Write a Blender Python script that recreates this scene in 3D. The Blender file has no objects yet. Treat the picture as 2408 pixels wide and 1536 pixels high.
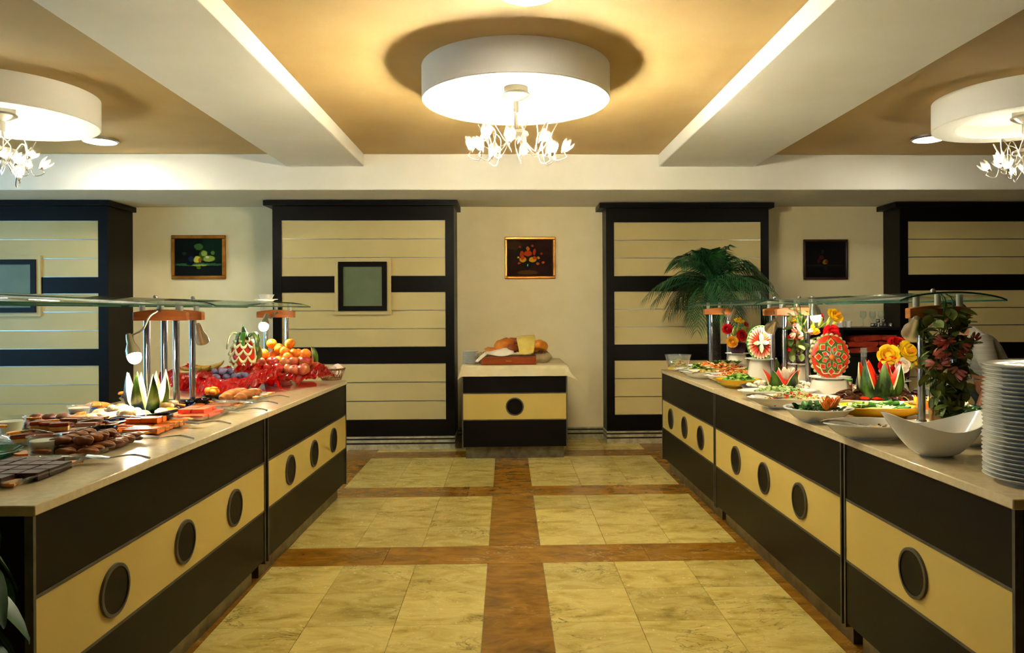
import bpy, math, random
from mathutils import Vector, Matrix, Euler
random.seed(7)
PI = math.pi
SC = bpy.context.scene
COL = SC.collection
rnd = random.uniform

# ------------------------------------------------------------------ camera
F = 1740.0; PX0 = 1244.0; PY0 = 730.0; YAW = .03; ROLL = .005; EYE = 1.42
_f = Vector((math.sin(YAW), math.cos(YAW), 0)); _r = Vector((math.cos(YAW), -math.sin(YAW), 0)); _u = Vector((0, 0, 1))
_r2 = _r * math.cos(ROLL) - _u * math.sin(ROLL); _u2 = _u * math.cos(ROLL) + _r * math.sin(ROLL)
cam_d = bpy.data.cameras.new('camera'); cam = bpy.data.objects.new('camera', cam_d); COL.objects.link(cam)
cam_d.sensor_fit = 'HORIZONTAL'; cam_d.sensor_width = 36.0; cam_d.lens = 36.0 * F / 2408
cam_d.shift_x = (1204 - PX0) / 2408; cam_d.shift_y = (PY0 - 768) / 2408
cam_d.clip_start = .05; cam_d.clip_end = 100
cam.matrix_world = Matrix(((_r2.x, _u2.x, -_f.x, 0), (_r2.y, _u2.y, -_f.y, 0), (_r2.z, _u2.z, -_f.z, EYE), (0, 0, 0, 1)))
SC.camera = cam
cam_d.dof.use_dof = False

# ------------------------------------------------------------------ world, exposure, light levels
W = bpy.data.worlds.new('world'); SC.world = W; W.use_nodes = True
W.node_tree.nodes['Background'].inputs[0].default_value = (.25, .36, .6, 1)
W.node_tree.nodes['Background'].inputs[1].default_value = .6
SC.view_settings.view_transform = 'Standard'; SC.view_settings.look = 'None'
SC.view_settings.exposure = EXPO = 0.26; SC.view_settings.gamma = 1.0; SC.view_settings.use_curve_mapping = False
SC.cycles.use_denoising = True; SC.cycles.use_light_tree = False; SC.cycles.use_adaptive_sampling = True; SC.cycles.adaptive_threshold = .2; SC.cycles.adaptive_min_samples = 14
SC.cycles.max_bounces = 6; SC.cycles.diffuse_bounces = 3; SC.cycles.glossy_bounces = 3; SC.cycles.transparent_max_bounces = 16
WARM = (1.0, .965, .755)
BULB = 1400.0
DOWN = 110.0          # radiance of the round downlights
SPOT = 9.0           # watts of one buffet lamp
WINDOW = 190.0        # daylight through the windows on the far left side

def area(name, loc, target, sx, sy, power, color):
    d = bpy.data.lights.new(name, 'AREA'); d.shape = 'RECTANGLE'; d.size = sx; d.size_y = sy; d.energy = power; d.color = color
    o = bpy.data.objects.new(name, d); COL.objects.link(o); o.location = loc
    o.rotation_euler = (Vector(target) - Vector(loc)).to_track_quat('-Z', 'Y').to_euler()
    return o
area('window_daylight', (-6.9, 4.9, 1.55), (0, 4.9, 1.45), 2.9, 1.8, WINDOW, (.30, .52, 1.0))

# ------------------------------------------------------------------ where a pixel of the photograph stands in the room
def ray(px, py):
    return _f + _r2 * ((px - PX0) / F) - _u2 * ((py - PY0) / F)
def onz(px, py, z=.89):
    d = ray(px, py); t = (z - EYE) / d.z
    return Vector((d.x * t, d.y * t, z))
def ony(px, py, Y):
    d = ray(px, py); t = Y / d.y
    return Vector((d.x * t, Y, EYE + d.z * t))
def pxm(Y):
    return Y / F            # metres per pixel at depth Y

# ------------------------------------------------------------------ materials
def lin(h):
    if not isinstance(h, str): return tuple(h[:3])
    h = h.lstrip('#'); o = []
    for i in (0, 2, 4):
        c = int(h[i:i + 2], 16) / 255
        o.append(c / 12.92 if c <= .04045 else ((c + .055) / 1.055) ** 2.4)
    return tuple(o)
class NT:
    def __init__(s, name):
        s.mat = bpy.data.materials.new(name); s.mat.use_nodes = True
        s.t = s.mat.node_tree; s.b = s.t.nodes['Principled BSDF']; s.out = s.t.nodes['Material Output']
    def n(s, typ, **kw):
        nd = s.t.nodes.new(typ)
        for k, v in kw.items(): setattr(nd, k, v)
        return nd
    def l(s, a, b): s.t.links.new(a, b)
    def coord(s, which='Object'): return s.n('ShaderNodeTexCoord').outputs[which]
    def noise(s, vec, scale, detail=3, rough=.55, dist=0):
        nd = s.n('ShaderNodeTexNoise'); nd.inputs['Scale'].default_value = scale; nd.inputs['Detail'].default_value = detail
        nd.inputs['Roughness'].default_value = rough; nd.inputs['Distortion'].default_value = dist
        if vec is not None: s.l(vec, nd.inputs['Vector'])
        return nd
    def ramp(s, fac, stops):
        nd = s.n('ShaderNodeValToRGB'); cr = nd.color_ramp
        while len(cr.elements) < len(stops): cr.elements.new(.5)
        for e, (p, c) in zip(cr.elements, stops): e.position = p; e.color = (*lin(c), 1)
        s.l(fac, nd.inputs[0]); return nd
    def mix(s, fac, a, b, typ='MIX'):
        nd = s.n('ShaderNodeMix', data_type='RGBA', blend_type=typ)
        for val, sock in ((fac, nd.inputs[0]), (a, nd.inputs[6]), (b, nd.inputs[7])):
            if hasattr(val, 'links'): s.l(val, sock)
            elif isinstance(val, (int, float)): sock.default_value = val
            else: sock.default_value = (*lin(val), 1)
        return nd.outputs[2]
    def math(s, op, a, b=0.0):
        nd = s.n('ShaderNodeMath', operation=op)
        for val, sock in ((a, nd.inputs[0]), (b, nd.inputs[1])):
            if hasattr(val, 'links'): s.l(val, sock)
            else: sock.default_value = val
        return nd.outputs[0]
    def bump(s, h, strength=.3, dist=.01):
        nd = s.n('ShaderNodeBump'); nd.inputs['Strength'].default_value = strength; nd.inputs['Distance'].default_value = dist
        s.l(h, nd.inputs['Height']); s.l(nd.outputs[0], s.b.inputs['Normal'])
    def base(s, c):
        if hasattr(c, 'links'): s.l(c, s.b.inputs['Base Color'])
        else: s.b.inputs['Base Color'].default_value = (*lin(c), 1)
    def set(s, **kw):
        for k, v in kw.items(): s.b.inputs[k.replace('_', ' ')].default_value = v
def P(name, col, col2=None, rough=.5, metal=0, scale=12, detail=3, lo=.35, hi=.65, bump=0, bscale=None, bdist=.004, spec=.5, coat=0, rand=0, sss=0, stretch=None):
    n = NT(name); n.set(Roughness=rough, Metallic=metal)
    n.b.inputs['Specular IOR Level'].default_value = spec; n.b.inputs['Coat Weight'].default_value = coat
    n.b.inputs['Coat Roughness'].default_value = .08
    if sss:
        n.b.inputs['Subsurface Weight'].default_value = sss; n.b.inputs['Subsurface Radius'].default_value = (.01, .005, .003); n.b.inputs['Subsurface Scale'].default_value = .5
    vec = n.coord()
    if stretch:
        mp = n.n('ShaderNodeMapping'); mp.inputs['Scale'].default_value = stretch; n.l(vec, mp.inputs[0]); vec = mp.outputs[0]
    if rand:
        oi = n.n('ShaderNodeObjectInfo')
        ad = n.n('ShaderNodeVectorMath', operation='ADD'); n.l(vec, ad.inputs[0])
        sc = n.n('ShaderNodeVectorMath', operation='SCALE'); sc.inputs[0].default_value = (13, 7, 5); n.l(oi.outputs['Random'], sc.inputs[3]); n.l(sc.outputs[0], ad.inputs[1]); vec = ad.outputs[0]
    if col2 is not None:
        nz = n.noise(vec, scale, detail); c = n.ramp(nz.outputs[0], [(lo, col), (hi, col2)]).outputs[0]
    else: c = None
    if rand:
        hs = n.n('ShaderNodeHueSaturation')
        if c is not None: n.l(c, hs.inputs['Color'])
        else: hs.inputs['Color'].default_value = (*lin(col), 1)
        n.l(n.math('ADD', n.math('MULTIPLY', oi.outputs['Random'], rand), 1 - rand / 2), hs.inputs['Value']); c = hs.outputs[0]
    n.base(c if c is not None else col)
    if bump:
        nb = n.noise(vec, bscale or scale * 2, 4); n.bump(nb.outputs[0], bump, bdist)
    return n.mat
def EM(name, col, strength):
    n = NT(name); n.base('#ffffff'); n.b.inputs['Emission Color'].default_value = (*lin(col), 1); n.b.inputs['Emission Strength'].default_value = strength
    return n.mat
def GLASS(name, tint='#eef5f0', clear=.8, rough=.03):
    # thin glass: mostly transparent with a mirror sheen that follows the viewing angle
    n = NT(name); tr = n.n('ShaderNodeBsdfTransparent'); tr.inputs[0].default_value = (*lin(tint), 1)
    gl = n.n('ShaderNodeBsdfGlossy'); gl.inputs['Roughness'].default_value = rough
    df = n.n('ShaderNodeBsdfDiffuse'); df.inputs[0].default_value = (*lin(tint), 1)
    lw = n.n('ShaderNodeLayerWeight'); lw.inputs[0].default_value = .5
    sch = n.math('ADD', n.math('MULTIPLY', n.math('POWER', lw.outputs['Facing'], 4.0), .75), .045)
    m1 = n.n('ShaderNodeMixShader'); m1.inputs[0].default_value = 1 - clear; n.l(tr.outputs[0], m1.inputs[1]); n.l(df.outputs[0], m1.inputs[2])
    m2 = n.n('ShaderNodeMixShader'); n.l(sch, m2.inputs[0]); n.l(m1.outputs[0], m2.inputs[1]); n.l(gl.outputs[0], m2.inputs[2])
    n.l(m2.outputs[0], n.out.inputs[0]); return n.mat

def marble(name, stops, vein, vein_amt, rough, scale=2.2):
    n = NT(name); v = n.coord(); oi = n.n('ShaderNodeObjectInfo')
    sc = n.n('ShaderNodeVectorMath', operation='SCALE'); sc.inputs[0].default_value = (37, 19, 11); n.l(oi.outputs['Random'], sc.inputs[3])
    ad = n.n('ShaderNodeVectorMath', operation='ADD'); n.l(v, ad.inputs[0]); n.l(sc.outputs[0], ad.inputs[1]); v = ad.outputs[0]
    mp = n.n('ShaderNodeMapping'); mp.inputs['Rotation'].default_value = (0, 0, .5); mp.inputs['Scale'].default_value = (1, 1.9, 1); n.l(v, mp.inputs[0])
    nz = n.noise(mp.outputs[0], scale * 2, 6, .62, .6)
    c = n.ramp(nz.outputs[0], stops).outputs[0]
    vn = n.noise(mp.outputs[0], scale * 1.4, 5, .6, 1.6)
    band = n.math('ABSOLUTE', n.math('SUBTRACT', vn.outputs[0], .5))
    line = n.ramp(band, [(0.0, '#ffffff'), (.010, '#808080'), (.03, '#000000')]).outputs[0]
    msk = n.noise(v, scale * 1.1, 2); ms = n.ramp(msk.outputs[0], [(.50, '#000000'), (.68, '#ffffff')]).outputs[0]
    fac = n.math('MULTIPLY', n.math('MULTIPLY', line, ms), vein_amt)
    c = n.mix(fac, c, vein)
    hs = n.n('ShaderNodeHueSaturation'); n.l(c, hs.inputs['Color']); n.l(n.math('ADD', n.math('MULTIPLY', oi.outputs['Random'], .22), .87), hs.inputs['Value']); n.base(hs.outputs[0])
    fn = n.noise(v, 60, 2); n.l(n.math('ADD', n.math('MULTIPLY', fn.outputs[0], .18), rough - .09), n.b.inputs['Roughness'])
    return n.mat

M = {}
M['wall'] = P('wall_plaster', '#f2e3b8', '#ecdcae', rough=.85, scale=3, bump=.05, bscale=40)
M['ceil'] = P('ceiling_ochre_paint', '#c8aa72', '#c1a268', rough=.8, scale=2, bump=.03, bscale=30)
M['beam'] = P('beam_white_paint', '#f0ece0', '#ebe6d8', rough=.8, scale=2, bump=.03, bscale=30)
M['drum'] = P('drum_white_paint', '#f3efe4', rough=.75)
M['dark'] = P('wenge_laminate', '#090605', '#0e0906', rough=.4, scale=4, stretch=(1, 1, 14), spec=.14)
M['cream'] = P('cream_laminate', '#ccb05f', '#c4a856', rough=.4, scale=2, spec=.4)
M['plank'] = P('cream_plank', '#d0bd84', '#c9b57a', rough=.45, scale=1.5, rand=.05, spec=.4)
M['alu'] = P('brushed_aluminium', '#b9b8b4', '#9c9a94', rough=.32, metal=1, scale=6, stretch=(1, 1, 30))
M['alud'] = P('dull_aluminium', '#6e6a62', '#585449', rough=.45, metal=.8, scale=9)
M['plinth'] = P('worn_steel_plinth', '#8c8674', '#716a58', rough=.38, metal=.85, scale=14)
M['clamp'] = P('pale_grey_clamp', '#b4b2aa', rough=.4)
M['steel'] = P('polished_steel', '#b6b6bc', rough=.22, metal=1)
M['nickel'] = P('satin_nickel', '#bfb7a8', rough=.28, metal=1)
M['stone'] = marble('grey_veined_stone', [(.3, '#8d8468'), (.55, '#b9ae8c'), (.75, '#cfc6a6')], '#55503c', .7, .3, 6)
M['blackstone'] = P('black_stone', '#15130f', '#2a2720', rough=.3, scale=20)
M['tile'] = marble('cream_marble', [(.26, '#98823a'), (.42, '#c2aa58'), (.60, '#d6c070'), (.8, '#c09a4c')], '#3c3a1c', .95, .24)
M['tan'] = marble('tan_marble', [(.25, '#664210'), (.48, '#8c5e16'), (.65, '#a07022'), (.85, '#7a5016')], '#d8b870', .6, .22, 3)
M['grout'] = P('dark_grout', '#6f6138', rough=.8)
M['top'] = P('beige_polished_worktop', '#cdb98f', '#d8c59c', rough=.14, scale=40, spec=.6, detail=4)
M['glass'] = GLASS('clear_shelf_glass', '#dcefe4', .93, .02)
M['gedge'] = P('green_glass_edge', '#1f4a3c', rough=.1, spec=.7)
M['woodor'] = P('orange_beech_wood', '#a65a25', '#b96a30', rough=.35, scale=3, stretch=(3, 3, 18), coat=.3)
M['gold'] = P('gilt_frame', '#9a5a18', '#b8792a', rough=.32, metal=.75, scale=9)
M['brownframe'] = P('brown_frame', '#2a1408', '#3a1d0c', rough=.35, scale=8)
M['white_china'] = P('white_china', '#efece2', rough=.12, spec=.6)
M['blackclay'] = P('black_glaze', '#120b08', rough=.1, spec=.6)

# ------------------------------------------------------------------ mesh kit
class MB:
    def __init__(s): s.v = []; s.f = []; s.m = []; s.mi = 0
    def add(s, vs, fs, T=None):
        o = len(s.v)
        s.v += [tuple(T @ Vector(p)) if T is not None else tuple(p) for p in vs]
        s.f += [tuple(i + o for i in f) for f in fs]; s.m += [s.mi] * len(fs); return s
    def box(s, x0, x1, y0, y1, z0, z1, T=None):
        return s.add([(x0, y0, z0), (x1, y0, z0), (x1, y1, z0), (x0, y1, z0), (x0, y0, z1), (x1, y0, z1), (x1, y1, z1), (x0, y1, z1)],
                     [(0, 3, 2, 1), (4, 5, 6, 7), (0, 1, 5, 4), (1, 2, 6, 5), (2, 3, 7, 6), (3, 0, 4, 7)], T)
    def grid(s, fn, nu, nv, cu=False, cv=False, T=None):
        U = nu if cu else nu + 1; Vn = nv if cv else nv + 1
        vs = [fn(i / nu, j / nv) for i in range(U) for j in range(Vn)]
        fs = []
        for i in range(nu):
            for j in range(nv):
                a = i * Vn + j; b = ((i + 1) % U) * Vn + j; c = ((i + 1) % U) * Vn + (j + 1) % Vn; d = i * Vn + (j + 1) % Vn
                fs.append((a, b, c, d))
        return s.add(vs, fs, T)
    def lathe(s, prof, n=24, c=(0, 0, 0), sx=1, sy=1, T=None):
        # closed along the axis ends when the profile starts or ends at r = 0
        m = len(prof)
        vs = []
        for i in range(n):
            a = 2 * PI * i / n
            for r, z in prof: vs.append((c[0] + r * sx * math.cos(a), c[1] + r * sy * math.sin(a), c[2] + z))
        fs = []
        for i in range(n):
            k = (i + 1) % n
            for j in range(m - 1):
                q = (i * m + j, k * m + j, k * m + j + 1, i * m + j + 1)
                if prof[j][0] == 0: q = (q[0], q[2], q[3])
                elif prof[j + 1][0] == 0: q = (q[0], q[1], q[2])
                fs.append(q)
        return s.add(vs, fs, T)
    def ell(s, c, r, n=12, m=8, T=None):
        if not isinstance(r, (tuple, list)): r = (r, r, r)
        prof = [(math.sin(PI * j / m) if 0 < j < m else 0, -math.cos(PI * j / m) * r[2]) for j in range(m + 1)]
        return s.lathe(prof, n, c, r[0], r[1], T)
    def tube(s, path, r, n=8, caps=True, T=None, close=False):
        path = [Vector(p) for p in path]; k = len(path)
        rs = r if isinstance(r, (list, tuple)) else [r] * k
        vs = []; up = None
        for i, p in enumerate(path):
            if close: t = path[(i + 1) % k] - path[i - 1]
            else: t = path[min(i + 1, k - 1)] - path[max(i - 1, 0)]
            if t.length < 1e-9: t = Vector((0, 0, 1))
            t.normalize()
            if up is None: up = t.orthogonal().normalized()
            else:
                up = up - t * up.dot(t)
                up = t.orthogonal().normalized() if up.length < 1e-6 else up.normalized()
            w = t.cross(up)
            for j in range(n):
                a = 2 * PI * j / n
                vs.append(p + (up * math.cos(a) + w * math.sin(a)) * rs[i])
        fs = []
        for i in range(k if close else k - 1):
            for j in range(n):
                i2 = (i + 1) % k
                fs.append((i * n + j, i * n + (j + 1) % n, i2 * n + (j + 1) % n, i2 * n + j))
        if caps and not close:
            fs.append(tuple(reversed(range(n)))); fs.append(tuple(range((k - 1) * n, k * n)))
        return s.add(vs, fs, T)
    def prism(s, poly, z0, z1, T=None):
        n = len(poly)
        vs = [(x, y, z0) for x, y in poly] + [(x, y, z1) for x, y in poly]
        fs = [tuple(reversed(range(n))), tuple(range(n, 2 * n))] + [(i, (i + 1) % n, n + (i + 1) % n, n + i) for i in range(n)]
        return s.add(vs, fs, T)
    def mesh(s, name, mats, smooth=40):
        me = bpy.data.meshes.new(name); me.from_pydata(s.v, [], s.f)
        for m in (mats if isinstance(mats, (list, tuple)) else [mats]): me.materials.append(M[m] if isinstance(m, str) else m)
        me.polygons.foreach_set('material_index', s.m)
        if smooth:
            me.polygons.foreach_set('use_smooth', [True] * len(me.polygons)); me.update(); me.set_sharp_from_angle(angle=math.radians(smooth))
        me.update(); return me
    def build(s, name, mats, parent=None, smooth=40, loc=None, rot=None):
        return put(name, s.mesh(name, mats, smooth), parent, loc, rot)
def put(name, me, parent=None, loc=None, rot=None, scale=None):
    o = bpy.data.objects.new(name, me); COL.objects.link(o); o.parent = parent
    if loc is not None: o.location = loc
    if rot is not None: o.rotation_euler = rot if isinstance(rot, (tuple, list, Euler)) else (0, 0, rot)
    if scale is not None: o.scale = scale if isinstance(scale, (tuple, list)) else (scale,) * 3
    return o
def tag(o, label, cat, group=None, kind=None):
    o['label'] = label; o['category'] = cat
    if group: o['group'] = group
    if kind: o['kind'] = kind
    return o
def thing(name, label, cat, loc=(0, 0, 0), rot=0, group=None):
    return tag(put(name, None, None, loc, rot), label, cat, group)
def struct(o): o['kind'] = 'structure'; return o
def bevel(o, w=.003, seg=2):
    m = o.modifiers.new('bevel', 'BEVEL'); m.width = w; m.segments = seg; m.limit_method = 'ANGLE'; return o
def dup(o, parent=None):
    c = o.copy(); COL.objects.link(c); c.parent = parent
    for ch in list(o.children): dup(ch, c)
    return c
def TR(loc=(0, 0, 0), rot=(0, 0, 0), sc=(1, 1, 1)):
    return Matrix.LocRotScale(Vector(loc), Euler(rot), Vector(sc))
def AIM(loc, d, roll=0):
    # local +Z turned to the direction d
    return Matrix.Translation(Vector(loc)) @ Vector(d).to_track_quat('Z', 'Y').to_matrix().to_4x4() @ Matrix.Rotation(roll, 4, 'Z')

# ------------------------------------------------------------------ room shell
XL, XR, YB, YW = -6.6, 6.4, -3.0, 8.15
ZC, ZB, ZS, YS = 2.90, 2.78, 2.56, 7.0
fl = struct(MB().box(XL - .2, XR + .2, YB - .2, YW + .2, -.2, -.006).build('floor', 'grout'))
PER, TS, SW = 1.51, .40, .31
SX0, SY0 = -.115, 4.158 - 3 * PER        # left edge of a tan strip, near edge of a tan strip
tile_me, rest = {}, MB()
rest.mi = 0
def tile(x0, x1, y0, y1, kind):
    g = .0012
    vis = y0 > 2.3 and -1.75 < x0 and x1 < 1.95
    if not vis:
        rest.mi = 0 if kind == 'tile' else 1
        rest.box(x0 + g, x1 - g, y0 + g, y1 - g, -.006, 0); return
    w, h = round(x1 - x0, 4), round(y1 - y0, 4); key = (w, h, kind)
    if key not in tile_me: tile_me[key] = MB().box(-w / 2 + g, w / 2 - g, -h / 2 + g, h / 2 - g, -.006, 0).mesh('tile' if kind == 'tile' else 'border_slab', kind, 0)
    put('tile' if kind == 'tile' else 'border_slab', tile_me[key], fl, ((x0 + x1) / 2, (y0 + y1) / 2, 0))
nx = range(-5, 5)
for i in nx:
    sx = SX0 + i * PER
    for j in range(0, 7):
        sy = SY0 + j * PER
        if sy > YW: break
        ye = min(sy + PER, YW)
        # crosswise strip: one long slab over the block and one at the crossing
        off = .9 if j % 2 else .5
        if sx + PER < XR + .5:
            tile(sx - off + SW, sx - off + SW + PER, sy, min(sy + SW, YW), 'tan')
        if sy + SW < YW:
            tile(sx, sx + SW, sy + SW, ye, 'tan')
            for a in range(3):
                for b in range(3):
                    y0 = sy + SW + b * TS
                    if y0 > YW - .05: continue
                    tile(sx + SW + a * TS, sx + SW + (a + 1) * TS, y0, min(y0 + TS, YW), 'tile')
ro = rest.build('tile_field', ['tile', 'tan'], fl, 0); ro['kind'] = 'stuff'

# walls
struct(MB().box(XL - .2, XR + .2, YW, YW + .2, 0, 3.1).build('wall_back', 'wall'))
M['brownwall'] = P('bounce_absorbing_brown', '#2a1c10', '#38261a', rough=.6, scale=4, stretch=(6, 6, 1))  # made-up dark brown on unseen walls, added to cut bounced light
struct(MB().box(XR, XR + .2, YB, YW, 0, 3.1).build('wall_right', 'brownwall'))
struct(MB().box(XL - .2, XR + .2, YB - .2, YB, 0, 3.1).build('wall_front', 'brownwall'))
WY0, WY1, WZ0, WZ1 = 3.4, 6.4, .6, 2.5
wl = MB()
wl.box(XL - .2, XL, YB, WY0, 0, 3.1); wl.box(XL - .2, XL, WY1, YW, 0, 3.1); wl.box(XL - .2, XL, WY0, WY1, 0, WZ0); wl.box(XL - .2, XL, WY0, WY1, WZ1, 3.1)
struct(wl.build('wall_left', 'wall'))
wf = MB()
for y in (WY0, (WY0 + WY1) / 2 - .03, WY1 - .06): wf.box(XL - .12, XL - .04, y, y + .06, WZ0, WZ1)
for z in (WZ0, WZ1 - .06): wf.box(XL - .12, XL - .04, WY0, WY1, z, z + .06)
w1 = struct(wf.build('window_1', 'beam'))
MB().box(XL - .085, XL - .079, WY0, WY1, WZ0, WZ1).build('pane', 'glass', w1)

# ceiling with soffit, beams and round drums
ce = struct(MB().box(XL - .2, XR + .2, YB - .2, YW + .2, ZC, ZC + .2).build('ceiling', 'ceil'))
bevel(MB().box(XL, XR, YS, YW, ZS, ZC).build('soffit', 'beam', ce), .008)
for x0, x1 in ((-2.06, -1.335), (1.45, 2.365), (-5.4, -4.68), (5.1, 5.9)):
    bevel(MB().box(x0, x1, YB, YS, ZB, ZC).build('beam', 'beam', ce), .008)
DR, DZ = .575, 2.70
dm = MB(); ri = .42
dm.lathe([(0, .09), (ri, .09), (ri, .004), (ri + .004, 0), (DR - .005, 0), (DR, .005), (DR, .2)], 72)
drum_me = dm.mesh('light_drum', 'drum', 30)
DRUMS = [(.063, 4.55), (-3.37, 5.06), (3.62, 5.06)]
for x, y in DRUMS: put('light_drum', drum_me, ce, (x, y, DZ))

# baseboard along the back wall and around the panels: three stone courses with two black lines
def skirting(name, x0, x1, y0, y1, parent=None):
    b = MB().box(x0, x1, y0, y1, 0, .13).build(name, 'stone', parent)
    for z in (.055, .10): MB().box(x0 - .002, x1 + .002, y0 - .002, y1, z, z + .016).build('black_line', 'blackstone', b)
    return b
struct(skirting('baseboard_back', XL, XR, YW - .03, YW))

# ------------------------------------------------------------------ big framed wall panels
def wall_panel(x0, x1, yf, fr, label, hatch=None, frl=None):
    t = thing('wall_panel', label, 'wall panel', ((x0 + x1) / 2, YW, 0), 0, 'framed cream and black wall panels'); cx = (x0 + x1) / 2
    def bx(nm, a, b, c, d, e, f, m, par=t): return MB().box(a - cx, b - cx, c - YW, d - YW, e, f).build(nm, m, par)
    bx('carcass', x0, x1, yf + .03, YW - .001, .13, 2.50, 'dark')
    bx('top_rail', x0, x1, yf, yf + .03, 2.355, 2.50, 'dark'); bx('bottom_rail', x0, x1, yf, yf + .03, .135, .30, 'dark')
    bx('side_rail', x0, x0 + fr, yf, yf + .03, .30, 2.355, 'dark'); bx('side_rail', x1 - fr, x1, yf, yf + .03, .30, 2.355, 'dark')
    bx('middle_rail', x0 + fr, x1 - fr, yf + .004, yf + .03, 1.615, 1.78, 'dark'); bx('middle_rail', x0 + fr, x1 - fr, yf + .004, yf + .03, .88, 1.05, 'dark')
    cn = bx('cornice', x0 - .075, x1 + .04, yf - .06, YW - .001, 2.50, 2.552, 'dark')
    for a, b in ((.30, .88), (1.05, 1.615), (1.78, 2.355)):
        h = (b - a) / 3
        for k in range(3): bx('plank', x0 + fr, x1 - fr, yf + .012, yf + .03, a + k * h + .003, a + (k + 1) * h - .003, 'plank')
        for k in range(4): bx('metal_strip', x0 + fr, x1 - fr, yf + .009, yf + .03, a + k * h - (.004 if k else -.0), a + k * h + (.004 if k < 3 else 0), 'alu')
    sk = skirting('stone_base', x0 - cx - .005, x1 - cx + .005, yf - .035 - YW, -.001 - .03, t)
    if hatch:
        hx0, hx1, hz0, hz1 = hatch
        h = bx('hatch', hx0, hx1, yf - .012, yf + .02, hz0, hz1, 'plank')
        w = .04
        for a, b, c, d in ((hx0 + w, hx1 - w, hz0 + w, hz0 + w + .05), (hx0 + w, hx1 - w, hz1 - w - .05, hz1 - w), (hx0 + w, hx0 + w + .05, hz0 + w + .05, hz1 - w - .05), (hx1 - w - .05, hx1 - w, hz0 + w + .05, hz1 - w - .05)):
            bx('hatch_frame', a, b, yf - .03, yf - .010, c, d, 'dark', h)
        bx('pane', hx0 + .09, hx1 - .09, yf - .018, yf - .011, hz0 + .09, hz1 - .09, 'hatchglass', h)
    return t
M['hatchglass'] = P('grey_green_hatch_glass', '#5f6a50', '#6c7658', rough=.28, spec=.25, scale=3)
wall_panel(-5.95, -4.05, 7.65, .10, 'framed panel of cream planks at the left edge with a hatch window', (-5.35, -4.72, 1.383, 2.0))
wall_panel(-2.395, -.542, 7.65, .09, 'framed panel of cream planks with a square hatch window in its middle', (-1.763, -1.188, 1.383, 1.967))
wall_panel(1.06, 2.81, 7.85, .085, 'framed panel of cream planks behind the palm tree')
wall_panel(4.21, 5.95, 7.80, .09, 'framed panel of cream planks in shade at the right edge')

# ------------------------------------------------------------------ buffet cabinets
def vent(parent, loc, rot):
    o = MB().lathe([(0, .006), (.077, .006), (.077, 0)], 40).build('vent', 'dark', parent, 40, loc, rot)
    MB().lathe([(.075, 0), (.075, .009), (.0785, .010), (.086, .008), (.087, 0)], 40).build('vent_ring', 'alud', o)
    return o
def cabinet(loc, rot, L, D, nv, label, sp=.49, close_l=True, h=.86):
    # local x along the front (0..L), local -y is the front face, z up
    t = thing('buffet_cabinet', label, 'cabinet', loc, rot, 'black and cream buffet cabinets')
    b = MB().box(.004, L - .004, .02, D - .02, .12, h).build('carcass', 'dark', t)
    for z0, z1, nm, m in ((.12, .372, 'lower_panel', 'dark'), (.382, .625, 'middle_panel', 'cream'), (.635, h - .002, 'upper_panel', 'dark')):
        MB().box(.012, L - .012, 0, .02, z0, z1).build(nm, m, t)
    for z in (.372, .625): MB().box(.012, L - .012, -.002, .02, z, z + .01).build('metal_strip', 'alud', t)
    for x in (0, L - .012): MB().box(x, x + .012, -.004, .02, .10, h).build('edge_profile', 'alud', t)
    MB().box(.03, L - .03, .06, D - .06, 0, .12).build('plinth', 'plinth', t)
    for k in range(nv): vent(t, (L / 2 + (k - (nv - 1) / 2) * sp, 0, .502), (PI / 2, 0, 0))
    return t
def worktop(pts, z0, z1, label):
    cx = sum(p[0] for p in pts) / len(pts); cy = sum(p[1] for p in pts) / len(pts)
    o = MB().prism([(x - cx, y - cy) for x, y in pts], z0, z1).build('worktop', 'top', None, 30, (cx, cy, 0)); bevel(o, .004)
    return tag(o, label, 'worktop')
# left run: front edge from (-1.302, 2.071) to (-1.228, 5.702)
LA = math.atan2(5.702 - 2.071, -1.228 + 1.302)          # direction of the front edge
def lp(s, d):   # s along the edge from the near corner, d behind the front edge
    return (-1.302 + math.cos(LA) * s - math.sin(LA) * d, 2.071 + math.sin(LA) * s + math.cos(LA) * d)
ll = 3.632; lj = 1.862
DEP = 1.04
cabinet((*lp(.005, .008), 0), LA, lj - .02, DEP, 3, 'left buffet cabinet nearest the camera, under the chocolates and pastries', .51)
cabinet((*lp(lj + .018, .006), 0), LA, ll - lj - .022, DEP, 3, 'left buffet cabinet farther away, under the red wrapped fruit', .49)
worktop([lp(0, -.004), lp(lj, -.004), lp(lj, DEP + .02), lp(0, DEP + .02)], .86, .89, 'beige polished worktop carrying the trays of sweets')
worktop([lp(lj + .004, -.004), lp(ll, -.004), lp(ll, DEP + .02), lp(lj + .004, DEP + .02)], .86, .89, 'beige polished worktop carrying the red wrapped fruit')
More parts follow.
